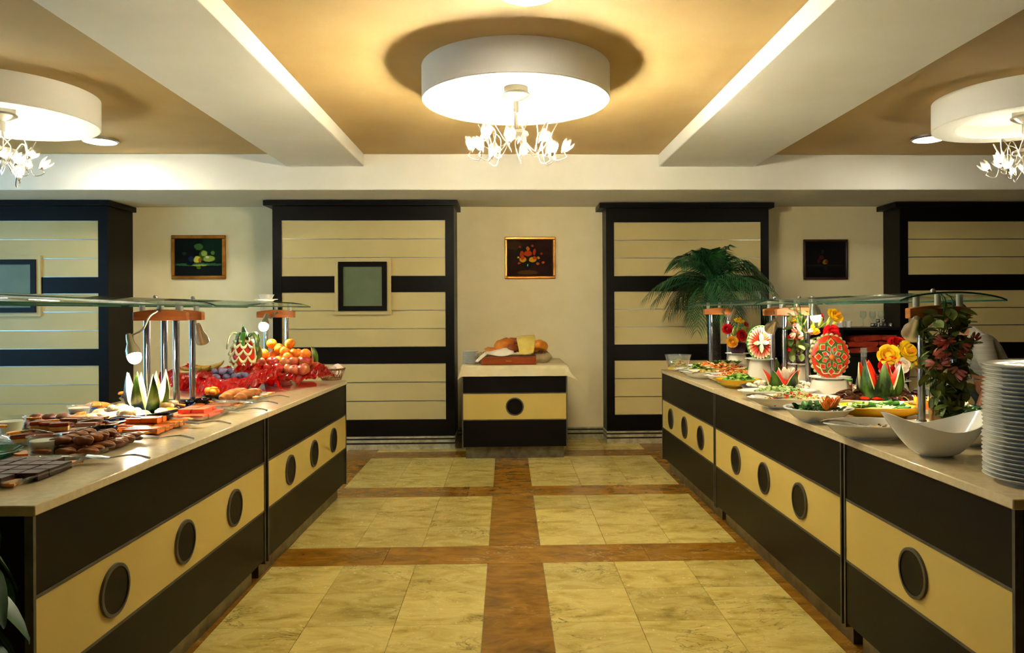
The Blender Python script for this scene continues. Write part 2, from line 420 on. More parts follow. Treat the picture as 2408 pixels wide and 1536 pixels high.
# right run: front edge from (1.401, 2.005) to (1.366, 6.523), faces the aisle
RA = math.atan2(2.005 - 6.523, 1.401 - 1.366)
def rp(s, d):   # s from the far corner towards the camera
    return (1.366 + math.cos(RA) * s - math.sin(RA) * d, 6.523 + math.sin(RA) * s + math.cos(RA) * d)
rl = 4.518; r1 = 1.62; r2 = 3.475
cabinet((*rp(.005, .008), 0), RA, r1 - .02, DEP, 3, 'right buffet cabinet farthest away, beside the glass salad bowl', .465)
cabinet((*rp(r1 + .006, .008), 0), RA, r2 - r1 - .018, DEP, 3, 'right buffet cabinet in the middle, under the salad dishes', .48)
cabinet((*rp(r2 + .010, .008), 0), RA, rl - r2 - .015, DEP, 1, 'right buffet cabinet nearest the camera, single dark disc, under the plates')
worktop([rp(0, -.004), rp(r1, -.004), rp(r1, DEP + .02), rp(0, DEP + .02)], .86, .89, 'beige polished worktop carrying the far salads')
worktop([rp(r1 + .003, -.004), rp(rl, -.004), rp(rl, DEP + .02), rp(r1 + .003, DEP + .02)], .86, .89, 'beige polished worktop carrying the near salads and plates')
# bread cabinet at the back wall
bx0 = ony(1086, 900, 7.06).x; bx1 = ony(1334, 900, 7.06).x
cabinet((bx0, 7.06, 0), 0, bx1 - bx0, 1.04, 1, 'free standing cabinet with a white cloth and bread by the back wall')
# ------------------------------------------------------------------ lamps of the room
M['bulb'] = EM('lit_bulb', WARM, BULB)
M['disc'] = EM('lit_downlight', (1, .95, .80), DOWN)
M['disc_dim'] = EM('lit_downlight_dimmed', (1, .95, .80), DOWN * .4)
M['crystal'] = GLASS('clear_lamp_glass', '#fff8ea', .85, .05)
def bez(p0, p1, p2, p3, n=14):
    p0, p1, p2, p3 = map(Vector, (p0, p1, p2, p3)); o = []
    for i in range(n + 1):
        t = i / n; o.append(p0 * (1 - t) ** 3 + p1 * 3 * t * (1 - t) ** 2 + p2 * 3 * t * t * (1 - t) + p3 * t ** 3)
    return o
def spline(pts, n=8):
    pts = [Vector(p) for p in pts]; q = [pts[0] * 2 - pts[1]] + pts + [pts[-1] * 2 - pts[-2]]; o = []
    for i in range(1, len(q) - 2):
        a, b, c, d = q[i - 1:i + 3]
        for k in range(n):
            t = k / n; o.append(.5 * ((2 * b) + (c - a) * t + (2 * a - 5 * b + 4 * c - d) * t * t + (3 * b - a - 3 * c + d) * t ** 3))
    o.append(pts[-1]); return o
bulb_me = MB().ell((0, 0, .030), (.019, .019, .026), 10, 7).mesh('bulb', 'bulb')
pb = MB()
for k in range(6):
    a = 2 * PI * k / 6
    pb.grid(lambda u, v, a=a: ((.012 + .022 * math.sin(PI * min(1, v * 1.15) * .62)) * math.cos(a + (u - .5) * .95 * math.sin(PI * (.12 + .84 * v))), (.012 + .022 * math.sin(PI * min(1, v * 1.15) * .62)) * math.sin(a + (u - .5) * .95 * math.sin(PI * (.12 + .84 * v))), .085 * v), 3, 6)
petal_me = pb.mesh('glass_petals', 'crystal')
cup_me = MB().lathe([(0, -.012), (.006, -.012), (.011, -.002), (.013, .012), (.009, .012), (0, .012)], 12).mesh('bulb_cup', 'nickel')
M['bulbl'] = EM('lit_bulb_dimmed_left', WARM, BULB * .15)
M['bulbr'] = EM('lit_bulb_dimmed_right', WARM, BULB * .07)
BULBS = {'bulb': bulb_me}
for _k in ('bulbl', 'bulbr'): BULBS[_k] = bulb_me.copy(); BULBS[_k].materials[0] = M[_k]
def chandelier(x, y, rz, label, bm='bulb'):
    t = thing('chandelier', label, 'chandelier', (x, y, 2.79), rz, 'curly metal chandeliers')
    MB().lathe([(0, 0), (.075, 0), (.075, -.032), (.088, -.040), (.085, -.05), (.05, -.072), (.016, -.085), (.012, -.09), (0, -.09)], 32).build('canopy', 'nickel', t)
    st = MB(); st.tube([(0, 0, -.08), (0, 0, -.30)], .0065, 10); st.tube([(.012, 0, -.08), (.010, .0, -.30)], .0035, 6); st.tube([(-.012, 0, -.08), (-.008, 0, -.30)], .0035, 6); st.lathe([(0, -.085), (.016, -.085), (.016, -.15), (0, -.15)], 12)
    st.build('stem', 'nickel', t)
    MB().lathe([(0, -.262), (.05, -.262), (.074, -.275), (.078, -.29), (.06, -.304), (.02, -.312), (0, -.312)], 28).build('hub', 'nickel', t)
    R = random.Random(5)
    tips = [(-.275, .02, -.385), (-.21, -.06, -.40), (-.15, .10, -.405), (-.19, -.13, -.345), (.14, -.14, -.365), (.19, .05, -.40), (.215, -.10, -.43), (.29, .03, -.385), (.03, .22, -.37), (-.04, -.21, -.38)]
    for i, tp in enumerate(tips):
        tp = Vector(tp); d = Vector((tp.x, tp.y, 0)).normalized(); w = Vector((-d.y, d.x, 0)); L = Vector((tp.x, tp.y, 0)).length
        lift = R.uniform(.02, .10); drop = R.uniform(.06, .14); sd = R.choice((-1, 1)) * R.uniform(.05, .12)
        path = spline([(d.x * .02, d.y * .02, -.29), d * (L * .45) + w * sd + Vector((0, 0, -.29 - drop)), d * (L * .85) + w * sd * .4 + Vector((0, 0, -.29 + lift)), d * (L * .75) - w * sd * .5 + Vector((0, 0, -.30)), d * (L * .8) + Vector((0, 0, tp.z - .05)), tp + d * .02 + Vector((0, 0, -.035)), tp], 7)
        a = MB().tube(path, .0032, 6).build('arm', 'nickel', t)
        dr = Vector((d.x * .35 + R.uniform(-.6, .6), d.y * .35 + R.uniform(-.6, .6), R.choice((1, 1, 1, -.5))))
        mt = AIM(tp, dr)
        for nm, me in (('bulb_cup', cup_me), ('bulb', BULBS[bm]), ('glass_petals', petal_me)):
            o = put(nm, me, a); o.matrix_local = mt
    return t
chandelier(DRUMS[0][0], DRUMS[0][1], 0, 'lit curly chandelier hanging in the middle of the ceiling')
chandelier(DRUMS[1][0], DRUMS[1][1], 2.2, 'lit curly chandelier cut by the left edge of the picture', 'bulbl')
chandelier(DRUMS[2][0], DRUMS[2][1], 4.1, 'lit curly chandelier cut by the right edge of the picture', 'bulbr')

for px, py, lb in ((235, 327, 'round glowing ceiling light in the left bay'), (2185, 322, 'round glowing ceiling light in the right bay'), (1240, -26, 'round glowing ceiling light at the top edge of the picture')):
    p = onz(px, py, ZC)
    t = thing('ceiling_light', lb, 'ceiling light', (p.x, p.y, ZC), 0, 'round flush ceiling lights')
    MB().lathe([(.128, 0), (.145, 0), (.145, -.018), (.128, -.026)], 40).build('rim', 'alu', t)
    MB().lathe([(.128, -.012), (.128, -.026), (.09, -.035), (0, -.038)], 40).build('diffuser', 'disc' if px < 500 else 'disc_dim', t)

# ------------------------------------------------------------------ sneeze guards: posts, arched beams, arched glass
def arch(u, w, rise): return rise * (1 - (2 * u - 1) ** 2)
def guard_support(cx, y, label, grp):
    t = thing('guard_stand', label, 'stand', (cx, y, .89), 0, grp)
    for s in (-1, 1):
        x = s * .0775
        p = MB().tube([(x, 0, .002), (x, 0, .485)], .0165, 16).build('post', 'steel', t)
        MB().lathe([(0, 0), (.036, 0), (.036, .006), (.024, .012), (.020, .026), (0, .026)], 24, (x, 0, 0)).build('flange', 'steel', p)
    b = MB(); n = 12
    top = [(-.14 + .28 * i / n, .530 + .014 * (1 - (2 * i / n - 1) ** 2)) for i in range(n + 1)]
    poly = [(-.14, .485), (.14, .485)] + list(reversed(top))
    b.prism(poly, -.022, .022, Matrix.Rotation(PI / 2, 4, 'X'))
    bevel(b.build('beam', 'woodor', t, 20), .003)
    for x in (-.1, 0, .1):
        MB().lathe([(0, 0), (.014, 0), (.014, .056), (0, .056)], 16, (x, 0, .534 + .005 * (1 - (x / .14) ** 2))).build('glass_clamp', 'clamp', t)
    return t
def guard_glass(xa, ya, xb, yb, label, w=.48):
    t = thing('guard_glass', label, 'glass shelf', ((xa + xb) / 2, (ya + yb) / 2, 1.45), 0, 'arched glass shelves over the buffets')
    cx, cy = (xa + xb) / 2, (ya + yb) / 2
    def pt(u, v, dz):
        x = xa + (xb - xa) * v + (u - .5) * w - cx; y = ya + (yb - ya) * v - cy
        return (x, y, .0 + .036 * (1 - (2 * u - 1) ** 2) ** .8 + dz)
    g = MB()
    g.grid(lambda u, v: pt(u, v, .008), 20, 2)
    g.build('pane', 'glass', t)
    e = MB()
    for u in (0, 1): e.grid(lambda a, b, u=u: pt(u, a, .008 * b), 2, 1)
    for v in (0, 1): e.grid(lambda a, b, v=v: pt(a, v, .008 * b), 20, 1)
    e.build('edge', 'gedge', t)
    for yy in (ya + (.15 if yb > ya else -.15) - cy, yb - (.12 if yb > ya else -.12) - cy):
        MB().lathe([(0, 0), (.012, 0), (.012, .008), (.006, .016), (0, .016)], 12, (0, yy, .044)).build('knob', 'steel', t)
    return t
GA = [(-1.86, 2.15), (-1.845, 4.01), (-1.84, 4.20), (-1.735, 5.62)]
for (x, y), lb in zip(GA, ('stand of the left glass shelf outside the frame', 'stand with two steel posts beside the lit gooseneck lamp', 'stand with two steel posts by the black ramekins', 'stand with two steel posts behind the carved pineapple watermelon')):
    guard_support(x, y, lb, 'guard stands')
guard_glass(-1.86, 2.0, -1.845, 4.08, 'arched glass shelf over the pastries on the left')
guard_glass(-1.84, 4.12, -1.735, 5.69, 'arched glass shelf over the red wrapped fruit')
GB = [(1.955, 3.3), (1.945, 4.92), (1.935, 5.12), (1.86, 6.42)]
for (x, y), lb in zip(GB, ('stand with two steel posts wrapped in hanging pink flowers', 'stand with two steel posts behind the carved watermelon flower', 'stand with two steel posts behind the small watermelon bowl', 'stand with two steel posts in front of the palm trunk')):
    guard_support(x, y, lb, 'guard stands')
guard_glass(1.955, 3.18, 1.945, 5.0, 'arched glass shelf over the near salads on the right')
guard_glass(1.94, 5.04, 1.85, 6.55, 'arched glass shelf over the far salads on the right')

# small buffet lamps
M['lampin'] = EM('lit_spot_bulb', (1, .9, .68), 260.0)
def spot_lamp(base, bend, head, aim, lit, label, power=None, fat=1.0):
    base, head, aim = Vector(base), Vector(head), Vector(aim)
    t = thing('buffet_lamp', label, 'lamp', base, 0, 'small buffet spot lamps'); h = head - base; d = (aim - head).normalized()
    MB().box(-.010, .010, -.010, .010, -.008, .008).build('clip', 'nickel', t)
    MB().tube(spline([(0, 0, 0)] + [Vector(b) - base for b in bend] + [h - d * .10], 8), .0055, 8).build('neck', 'nickel', t)
    T = AIM(h, d)
    f = fat
    hd = MB().lathe([(0, -.115), (.012, -.113), (.017 * f, -.09), (.019 * f, -.06), (.034 * f, -.02), (.036 * f, .012), (.033 * f, .012), (.030 * f, -.018), (.014, -.055), (0, -.055)], 20, T=T).build('head', 'nickel', t)
    MB().ell((0, 0, -.004 if not lit else .020), (.022, .022, .026) if not lit else (.033, .033, .036), 14, 9, T=T).build('bulb', 'lampin', hd)
    L = bpy.data.lights.new('spot_beam', 'SPOT'); L.energy = power or SPOT; L.color = (1, .86, .6); L.spot_size = 2.0; L.spot_blend = .6; L.shadow_soft_size = .025
    o = bpy.data.objects.new('spot_beam', L); COL.objects.link(o); o.parent = t
    o.location = h + d * .05; o.rotation_euler = d.to_track_quat('-Z', 'Y').to_euler()
    return t
# ------------------------------------------------------------------ food kit
M['orange'] = P('orange_peel', '#e8780a', '#f08a14', rough=.38, scale=30, bump=.25, bscale=160, bdist=.002, spec=.5, rand=.12, sss=.1)
M['oflesh'] = P('orange_flesh', '#ea8606', '#f3a21a', rough=.3, scale=60, spec=.5)
M['opith'] = P('orange_pith', '#f0c060', rough=.5)
M['choc'] = P('dark_chocolate', '#2a0d0a', '#3a1310', rough=.35, scale=30, bump=.1, rand=.2)
M['cocoa'] = P('dusty_chocolate_top', '#3c1a16', '#4c2820', rough=.6, scale=90)
M['cookie'] = P('brown_cookie', '#74401a', '#96591f', rough=.55, scale=18, bump=.35, bscale=60, rand=.25)
M['biscuit'] = P('dark_biscuit', '#5c2f14', '#7b4520', rough=.55, scale=25, bump=.3, bscale=70, rand=.25)
M['jelly'] = P('orange_jelly', '#ee6d0c', '#f58a22', rough=.16, scale=14, spec=.6, rand=.12, sss=.15)
M['pink'] = P('pink_sweet', '#ea5c3c', '#f07850', rough=.3, scale=18, rand=.1, sss=.15)
M['puff'] = P('pale_pastry', '#e9b765', '#f6dfae', rough=.6, scale=28, bump=.4, bscale=60, rand=.15)
M['wafer'] = P('chocolate_wafer', '#6a3518', '#80451f', rough=.5, scale=40, bump=.2, rand=.2)
M['cakered'] = P('red_brown_glaze', '#8a2a10', '#a43c18', rough=.25, scale=30, bump=.3, bscale=50, rand=.15)
M['sponge'] = P('yellow_sponge', '#d9a94a', '#e6bf68', rough=.8, scale=60, bump=.3)
M['loaf'] = P('glazed_twist_loaf', '#8a4c1a', '#a9652a', rough=.38, scale=14, bump=.2, bscale=60)
M['milk'] = P('milk_pudding', '#f4ecd8', '#efe4c8', rough=.3, scale=10)
M['cglass'] = GLASS('clear_dish_glass', '#f4f8f6', .93, .04)
M['blueglass'] = P('blue_glass_dish', '#0a2a6a', '#0c3a8a', rough=.06, spec=.8, scale=4)
M['greenglass'] = P('green_glass_dish', '#04553c', '#06694a', rough=.06, spec=.8, scale=4)
M['yellowdish'] = P('yellow_glazed_dish', '#d8a60a', '#dfb012', rough=.15, scale=4, spec=.6)
M['navydish'] = P('navy_glazed_dish', '#141428', '#191a30', rough=.12, scale=4, spec=.6)
M['rind'] = P('watermelon_rind', '#0a2208', '#4f6e1c', rough=.28, scale=12, lo=.42, hi=.62, stretch=(2.2, 2.2, .6), spec=.5, detail=4)
M['rindw'] = P('watermelon_white_rind', '#e8e6b4', '#d4dc98', rough=.35, scale=20)
M['rflesh'] = P('watermelon_red_flesh', '#d2260f', '#e0401e', rough=.3, scale=18, bump=.15, bscale=80, spec=.5, sss=.1)
M['pflesh'] = P('pale_melon_flesh', '#f5ecc8', '#f1dca6', rough=.35, scale=14, sss=.1)
M['apple'] = P('red_apple_skin', '#a3231c', '#cf9a52', rough=.28, scale=7, lo=.45, hi=.75, rand=.2, spec=.5)
M['plum'] = P('blue_plum_skin', '#2a1730', '#5c5a80', rough=.5, scale=14, lo=.35, hi=.7, rand=.3)
M['banana'] = P('ripe_banana_skin', '#a07a12', '#5c4a10', rough=.45, scale=10, lo=.45, hi=.62)
M['leafg'] = P('bright_green_leaf', '#3a7a16', '#5c9a28', rough=.45, scale=12, rand=.2)
M['darkleaf'] = P('dark_green_leaf', '#12380e', '#1f5216', rough=.45, scale=12, rand=.25)
M['wicker'] = P('brown_wicker', '#6a4818', '#8c6428', rough=.5, scale=40, bump=.4)
M['tissue'] = P('pale_paper_napkin', '#efdccb', '#e9c8b8', rough=.85, scale=8)
M['linen'] = P('white_linen', '#e8ddc2', '#ded1b2', rough=.9, scale=8, bump=.15, bscale=300, bdist=.001)
def cellomat():
    n = NT('red_cellophane')
    tr = n.n('ShaderNodeBsdfTransparent'); tr.inputs[0].default_value = (*lin('#e01616'), 1)
    df = n.n('ShaderNodeBsdfTranslucent'); df.inputs[0].default_value = (*lin('#d20a0a'), 1)
    d2 = n.n('ShaderNodeBsdfDiffuse'); d2.inputs[0].default_value = (*lin('#c00808'), 1)
    gl = n.n('ShaderNodeBsdfGlossy'); gl.inputs['Roughness'].default_value = .06; gl.inputs[0].default_value = (1, .9, .85, 1)
    nz = n.noise(n.coord(), 30, 3); bp = n.n('ShaderNodeBump'); bp.inputs['Strength'].default_value = .5; bp.inputs['Distance'].default_value = .01; n.l(nz.outputs[0], bp.inputs['Height'])
    lw = n.n('ShaderNodeLayerWeight'); lw.inputs[0].default_value = .5
    sch = n.math('ADD', n.math('MULTIPLY', n.math('POWER', lw.outputs['Facing'], 3.0), .5), .06)
    for q in (gl, d2, lw): n.l(bp.outputs[0], q.inputs['Normal'])
    a = n.n('ShaderNodeMixShader'); a.inputs[0].default_value = .5; n.l(df.outputs[0], a.inputs[1]); n.l(d2.outputs[0], a.inputs[2])
    b = n.n('ShaderNodeMixShader'); b.inputs[0].default_value = .42; n.l(tr.outputs[0], b.inputs[1]); n.l(a.outputs[0], b.inputs[2])
    c = n.n('ShaderNodeMixShader'); n.l(sch, c.inputs[0]); n.l(b.outputs[0], c.inputs[1]); n.l(gl.outputs[0], c.inputs[2])
    n.l(c.outputs[0], n.out.inputs[0]); return n.mat
M['cello'] = cellomat()
M['rindcut'] = P('carved_green_rind', '#1f4a10', '#7c9c3a', rough=.35, scale=30, lo=.38, hi=.68)
ZT = .8905

ORD = ('first', 'second', 'third', 'fourth', 'fifth', 'sixth', 'seventh', 'eighth', 'ninth', 'tenth', 'eleventh', 'twelfth', 'thirteenth', 'fourteenth', 'fifteenth', 'sixteenth', 'seventeenth', 'eighteenth', 'nineteenth', 'twentieth') + tuple('twenty-' + w for w in ('first', 'second', 'third', 'fourth', 'fifth', 'sixth', 'seventh', 'eighth', 'ninth'))
def scatter(name, me, pts, label, cat, group, jit=.3, sc=(.92, 1.08)):
    for ip, p in enumerate(pts):
        x, y, z = p[:3]; rot = p[3] if len(p) > 3 else rnd(-jit, jit)
        o = put(name, me, None, (x, y, z), rot if isinstance(rot, tuple) else (0, 0, rot), rnd(*sc)); tag(o, label(ip) if callable(label) else label, cat, group)
# half slice of orange lying flat, straight cut edge along local x
def half_slice(R=.036, t=.007, full=False):
    b = MB(); n = 16 if full else 10; A = 2 * PI if full else PI
    for mi, r0, r1, dz in ((2, R * .86, R, 0), (1, R * .76, R * .86, 0), (0, 0, R * .76, .0006)):
        b.mi = mi
        def top(u, v, z): a = A * u; r = r0 + (r1 - r0) * v; return (r * math.cos(a), r * math.sin(a), z)
        b.grid(lambda u, v: top(u, v, t + dz), n, 1); b.grid(lambda u, v: top(u, 1 - v, 0), n, 1)
        if mi == 2: b.grid(lambda u, v: (R * math.cos(A * u), R * math.sin(A * u), t * v), n, 1)
        if not full:
            b.grid(lambda u, v: (r0 + (r1 - r0) * u, 0, t * v), 1, 1); b.grid(lambda u, v: (-r1 + (r1 - r0) * u, 0, t * v), 1, 1)
    return b.mesh('orange_slice', ['oflesh', 'opith', 'orange'], 30)
SLICE = half_slice(); ROUND = half_slice(.032, .008, True); SLICEB = half_slice(.042, .008)
LEMON = half_slice(.030, .007); LEMON.materials.clear()
M['lflesh'] = P('lemon_flesh', '#f2d23c', '#f7e27a', rough=.3, scale=60); M['lpeel'] = P('lemon_peel', '#e6b812', rough=.4)
for m in ('lflesh', 'opith', 'lpeel'): LEMON.materials.append(M[m])

def tray(cx, cy, w, l, rz, label, mat='cglass', h=.022, wav=.004):
    b = MB(); n = 64
    def rr(u, k, z):    # rounded rectangle ring
        a = 2 * PI * u; ca, sa = math.cos(a), math.sin(a); e = .45
        x = abs(ca) ** e * (1 if ca >= 0 else -1) * (w / 2 + k); y = abs(sa) ** e * (1 if sa >= 0 else -1) * (l / 2 + k)
        return (x, y, z)
    prof = [(-.03, .002), (-.022, .003), (0, h), (.012, h + .002), (.012, h + .005), (-.002, h + .004), (-.024, .006), (-.032, .005)]
    wv = lambda u, i: (wav * math.sin(40 * 2 * PI * u) if 2 <= i <= 5 else 0)
    m = len(prof) - 1
    b.grid(lambda u, v: rr(u, prof[round(v * m)][0] + wv(u, round(v * m)), prof[round(v * m)][1]), n, m, cu=True)
    ring = [rr(i / n, -.031, .005) for i in range(n)]; b.add(ring, [tuple(range(n))])
    ring = [rr(i / n, -.03, .002) for i in range(n)]; b.add(ring, [tuple(reversed(range(n)))])
    o = b.build('tray', mat, None, 30, (cx, cy, .89), rz); return tag(o, label, 'tray')
def dish(name, label, loc, rx, ry, h, mat, rim=.012, foot=.55, rz=0, th=.005, cat='dish', wide=None):
    # open dish: foot ring, flared wall, rolled lip and real thickness
    f = foot; q = h
    prof = [(0, .004), (f * .9, .004), (f * .92, 0), (f, 0), (f + .03, .006)]
    for k in range(1, 7): t = k / 6; prof.append((f + .03 + (1 - f - .03) * (t ** .75), .006 + (q - .006) * t ** 1.3))
    prof += [(1.0 + rim / rx, q + .001), (1.0 + rim / rx, q + .005), (1 - .01, q + .005)]
    for k in range(5, 0, -1): t = k / 6; prof.append((f + .03 + (1 - f - .03) * (t ** .75) - th / rx, .006 + (q - .006) * t ** 1.3 + th))
    prof += [(f, .010), (0, .010)]
    o = MB().lathe(prof, 48, (0, 0, 0), rx, ry).build(name, mat, None, 35, loc, rz)
    return tag(o, label, cat)

# ------------------------------------------------------------------ left buffet: trays of sweets
tray(-1.585, 2.45, .25, .40, 0, 'clear ruffled tray of dark chocolate squares')
sq = MB(); sq.box(-.029, .029, -.029, .029, 0, .022); sq.mi = 1; sq.box(-.0285, .0285, -.0285, .0285, .022, .0235)
me = sq.mesh('chocolate_square', ['choc', 'cocoa'], 0)
CHOC = [(i, j) for i in range(4) for j in range(5) if not (i == 3 and j in (0, 4))]
scatter('chocolate_square', me, [(-1.69 + .064 * i + rnd(-.003, .003), 2.32 + .066 * j + rnd(-.003, .003), ZT + .0055) for i, j in CHOC], lambda k: 'dusty dark chocolate square, %s row from front, %s from counter edge' % (ORD[CHOC[k][1]], ORD[3 - CHOC[k][0]]), 'chocolate', 'chocolate squares', .06, (1, 1))
scatter('orange_slice', SLICEB, [(-1.50, 2.315, ZT + .006, 1.9), (-1.495, 2.585, ZT + .006, 1.2), (-1.69, 2.655, ZT + .005, .3), (-1.60, 2.645, ZT + .005, 2.8)], 'orange slice at the edge of the chocolate tray', 'orange slice', 'orange slices by the chocolates')
tray(-1.61, 2.90, .23, .44, 0, 'clear ruffled tray of brown cookies')
ck = MB(); ck.grid(lambda u, v: (.041 * (2 * u - 1), .024 * math.sqrt(max(0, 1 - (2 * u - 1) ** 2)) * math.cos(2 * PI * v), .019 + .019 * math.sqrt(max(0, 1 - (2 * u - 1) ** 2)) * math.sin(2 * PI * v) - .008 * max(0, math.sin(2 * PI * v)) ** 8 * (1 - (2 * u - 1) ** 4) + .0018 * math.sin(9 * u + 2 * PI * v * 2)), 18, 20, cv=True)
COOK = ck.mesh('cookie', 'cookie', 60)
scatter('cookie', COOK, [(-1.695 + .083 * i + rnd(-.006, .006), 2.745 + .053 * j + rnd(-.005, .005), ZT + .005) for i in range(3) for j in range(7)] + [(-1.66 + .083 * i, 2.80 + .055 * j, ZT + .036, rnd(-.4, .4)) for i in range(2) for j in range(4)], lambda k: ('oval brown cookie, lower layer, %s row from front, %s from counter edge' % (ORD[k % 7], ORD[2 - k // 7])) if k < 21 else ('oval brown cookie, upper layer, %s row from front, %s from counter edge' % (ORD[(k - 21) % 4], ORD[1 - (k - 21) // 4])), 'cookie', 'oval brown cookies', .35)
scatter('orange_slice', SLICEB, [(-1.53, 2.715, ZT + .012, .6), (-1.73, 2.72, ZT + .02, 2.2), (-1.515, 3.02, ZT + .02, 1.4), (-1.60, 3.095, ZT + .012, 2.9), (-1.52, 2.87, ZT + .012, 1.5)], 'orange slice at the edge of the cookie tray', 'orange slice', 'orange slices by the cookies')
tray(-1.615, 3.37, .23, .38, 0, 'clear ruffled tray of orange jelly bars')
jb = MB(); jb.grid(lambda u, v: (.036 * (2 * u - 1), .019 * math.copysign(abs(math.cos(2 * PI * v)) ** .4, math.cos(2 * PI * v)), .012 + .012 * math.copysign(abs(math.sin(2 * PI * v)) ** .5, math.sin(2 * PI * v))), 4, 16, cv=True)
jb.add([(s * .036, .019 * math.copysign(abs(math.cos(2 * PI * k / 16)) ** .4, math.cos(2 * PI * k / 16)), .012 + .012 * math.copysign(abs(math.sin(2 * PI * k / 16)) ** .5, math.sin(2 * PI * k / 16))) for s in (-1, 1) for k in range(16)], [tuple(range(16)), tuple(reversed(range(16, 32)))])
me = jb.mesh('jelly_bar', 'jelly', 50)
scatter('jelly_bar', me, [(-1.695 + .078 * i + rnd(-.003, .003), 3.235 + .045 * j + rnd(-.003, .003), ZT + .0055) for i in range(3) for j in range(7)] + [(-1.68 + .078 * i, 3.38 + .05 * j, ZT + .031) for i in range(2) for j in range(2)], lambda k: ('orange jelly bar, lower layer, %s row from front, %s from counter edge' % (ORD[k % 7], ORD[2 - k // 7])) if k < 21 else ('orange jelly bar lying on top, %s row, %s from counter edge' % (ORD[(k - 21) % 2], ORD[1 - (k - 21) // 2])), 'jelly bar', 'orange jelly bars', .12)
scatter('orange_slice', SLICEB, [(-1.53, 3.20, ZT + .012, 1.2), (-1.52, 3.52, ZT + .014, 1.7), (-1.71, 3.21, ZT + .012, 2.4)], 'orange slice at the edge of the jelly tray', 'orange slice', 'orange slices by the jelly bars')
tray(-1.555, 3.78, .25, .40, -.03, 'clear ruffled tray of pink sweets')
ps = MB().box(-.030, .030, -.024, .024, 0, .020).mesh('pink_sweet', 'pink', 0)
scatter('pink_sweet', ps, [(-1.635 + .066 * i + rnd(-.003, .003), 3.66 + .054 * j + rnd(-.003, .003), ZT + .0055) for i in range(3) for j in range(5)] + [(-1.60 + .066 * i, 3.74 + .054 * j, ZT + .026) for i in range(2) for j in range(3)], lambda k: ('pink square sweet, lower layer, %s row from front, %s from counter edge' % (ORD[k % 5], ORD[2 - k // 5])) if k < 15 else ('pink square sweet lying on top, %s row, %s from counter edge' % (ORD[(k - 15) % 3], ORD[1 - (k - 15) // 3])), 'sweet', 'pink square sweets', .1, (.97, 1.03))
scatter('lemon_slice', LEMON, [(-1.67, 3.63, ZT + .012, .3), (-1.66, 3.70, ZT + .02, 2.1), (-1.54, 3.63, ZT + .012, 2.6), (-1.655, 3.83, ZT + .02, .9), (-1.46, 3.92, ZT + .012, 1.2)], 'lemon slice among the pink sweets', 'lemon slice', 'lemon slices by the pink sweets')
tray(-1.56, 4.13, .25, .24, -.03, 'clear ruffled tray of sliced brown pastry')
pl = MB().box(-.045, .045, -.022, .022, 0, .016).mesh('pastry_slice', 'loaf', 0)
scatter('pastry_slice', pl, [(-1.64 + .05 * j, 4.06 + .05 * i, ZT + .006, (0, 0, 1.2 + rnd(-.2, .2))) for i in range(3) for j in range(3)], 'flat brown pastry slice beside the twisted loaves', 'pastry', 'flat pastry slices')
scatter('orange_slice', SLICE, [(-1.68, 4.05, ZT + .02, .6), (-1.66, 4.22, ZT + .02, 2.0), (-1.46, 4.10, ZT + .012, 1.3), (-1.47, 4.2, ZT + .012, 1.7), (-1.69, 4.12, ZT + .02, 2.8)], 'orange slice beside the pastry slices', 'orange slice', 'orange slices by the pastry slices')
tray(-1.575, 4.50, .25, .40, -.05, 'clear ruffled tray of two twisted loaves')
for k, (x, y, lb) in enumerate(((-1.64, 4.50, 'twisted brown loaf on the left of its tray'), (-1.545, 4.47, 'twisted brown loaf on the right of its tray'))):
    lf = MB()
    lf.grid(lambda u, v: (.034 * math.sin(PI * (.04 + .92 * u)) ** .55 * (1 + .16 * math.cos(2 * (2 * PI * v) + 34 * u)) * math.cos(2 * PI * v), -.19 + .38 * u, .030 + .030 * math.sin(PI * (.04 + .92 * u)) ** .55 * (1 + .16 * math.cos(2 * (2 * PI * v) + 34 * u)) * math.sin(2 * PI * v)), 48, 18, cv=True)
    for e_ in (0, 48): lf.add([lf.v[e_ * 18 + j] for j in range(18)], [tuple(range(18))])
    tag(lf.build('twisted_loaf', 'loaf', None, 60, (x, y, ZT + .004), -.05), lb, 'loaf')
scatter('orange_slice', SLICE, [(-1.47, 4.42, ZT + .02, 1.4), (-1.46, 4.56, ZT + .02, 1.7), (-1.455, 4.64, ZT + .02, 1.5)], 'orange slice along the twisted loaves', 'orange slice', 'orange slices by the loaves')
# cake servers reaching over the front edge
sv = MB()
sv.grid(lambda u, v: ((-.09 + .075 * u), (v - .5) * (.018 + .04 * math.sin(PI * (.15 + .75 * u))), .026 - .012 * u + .004 * math.cos(PI * (v - .5)) ), 8, 4)
sv.tube(spline([(-.018, 0, .016), (.02, 0, .022), (.07, 0, .026), (.125, 0, .014)], 5), [.003] * 10 + [.0045] * 6, 6)
SERV = sv.mesh('cake_server', 'steel', 60)
for px, py, lb in ((268, 1086, 'chocolate tray'), (385, 1038, 'cookie tray'), (478, 1003, 'jelly tray'), (570, 972, 'pink sweets'), (602, 954, 'pastry slices'), (630, 940, 'twisted loaves')):
    p = onz(px, py, .895); o = put('cake_server', SERV, None, (p.x, p.y, .892), (0, 0, rnd(-.12, .12))); tag(o, 'steel cake server resting beside the ' + lb, 'cake server', 'steel cake servers')
for px, py, lb in ((118, 1020, 'red glazed cake slices'), (250, 993, 'chocolate wafers'), (330, 985, 'pale pastries')):
    p = onz(px, py, .94); o = put('cake_server', SERV, None, (p.x, p.y, .925), (0, -.05, PI + rnd(-.3, .3))); tag(o, 'steel cake server laid over the ' + lb, 'cake server', 'steel cake servers')
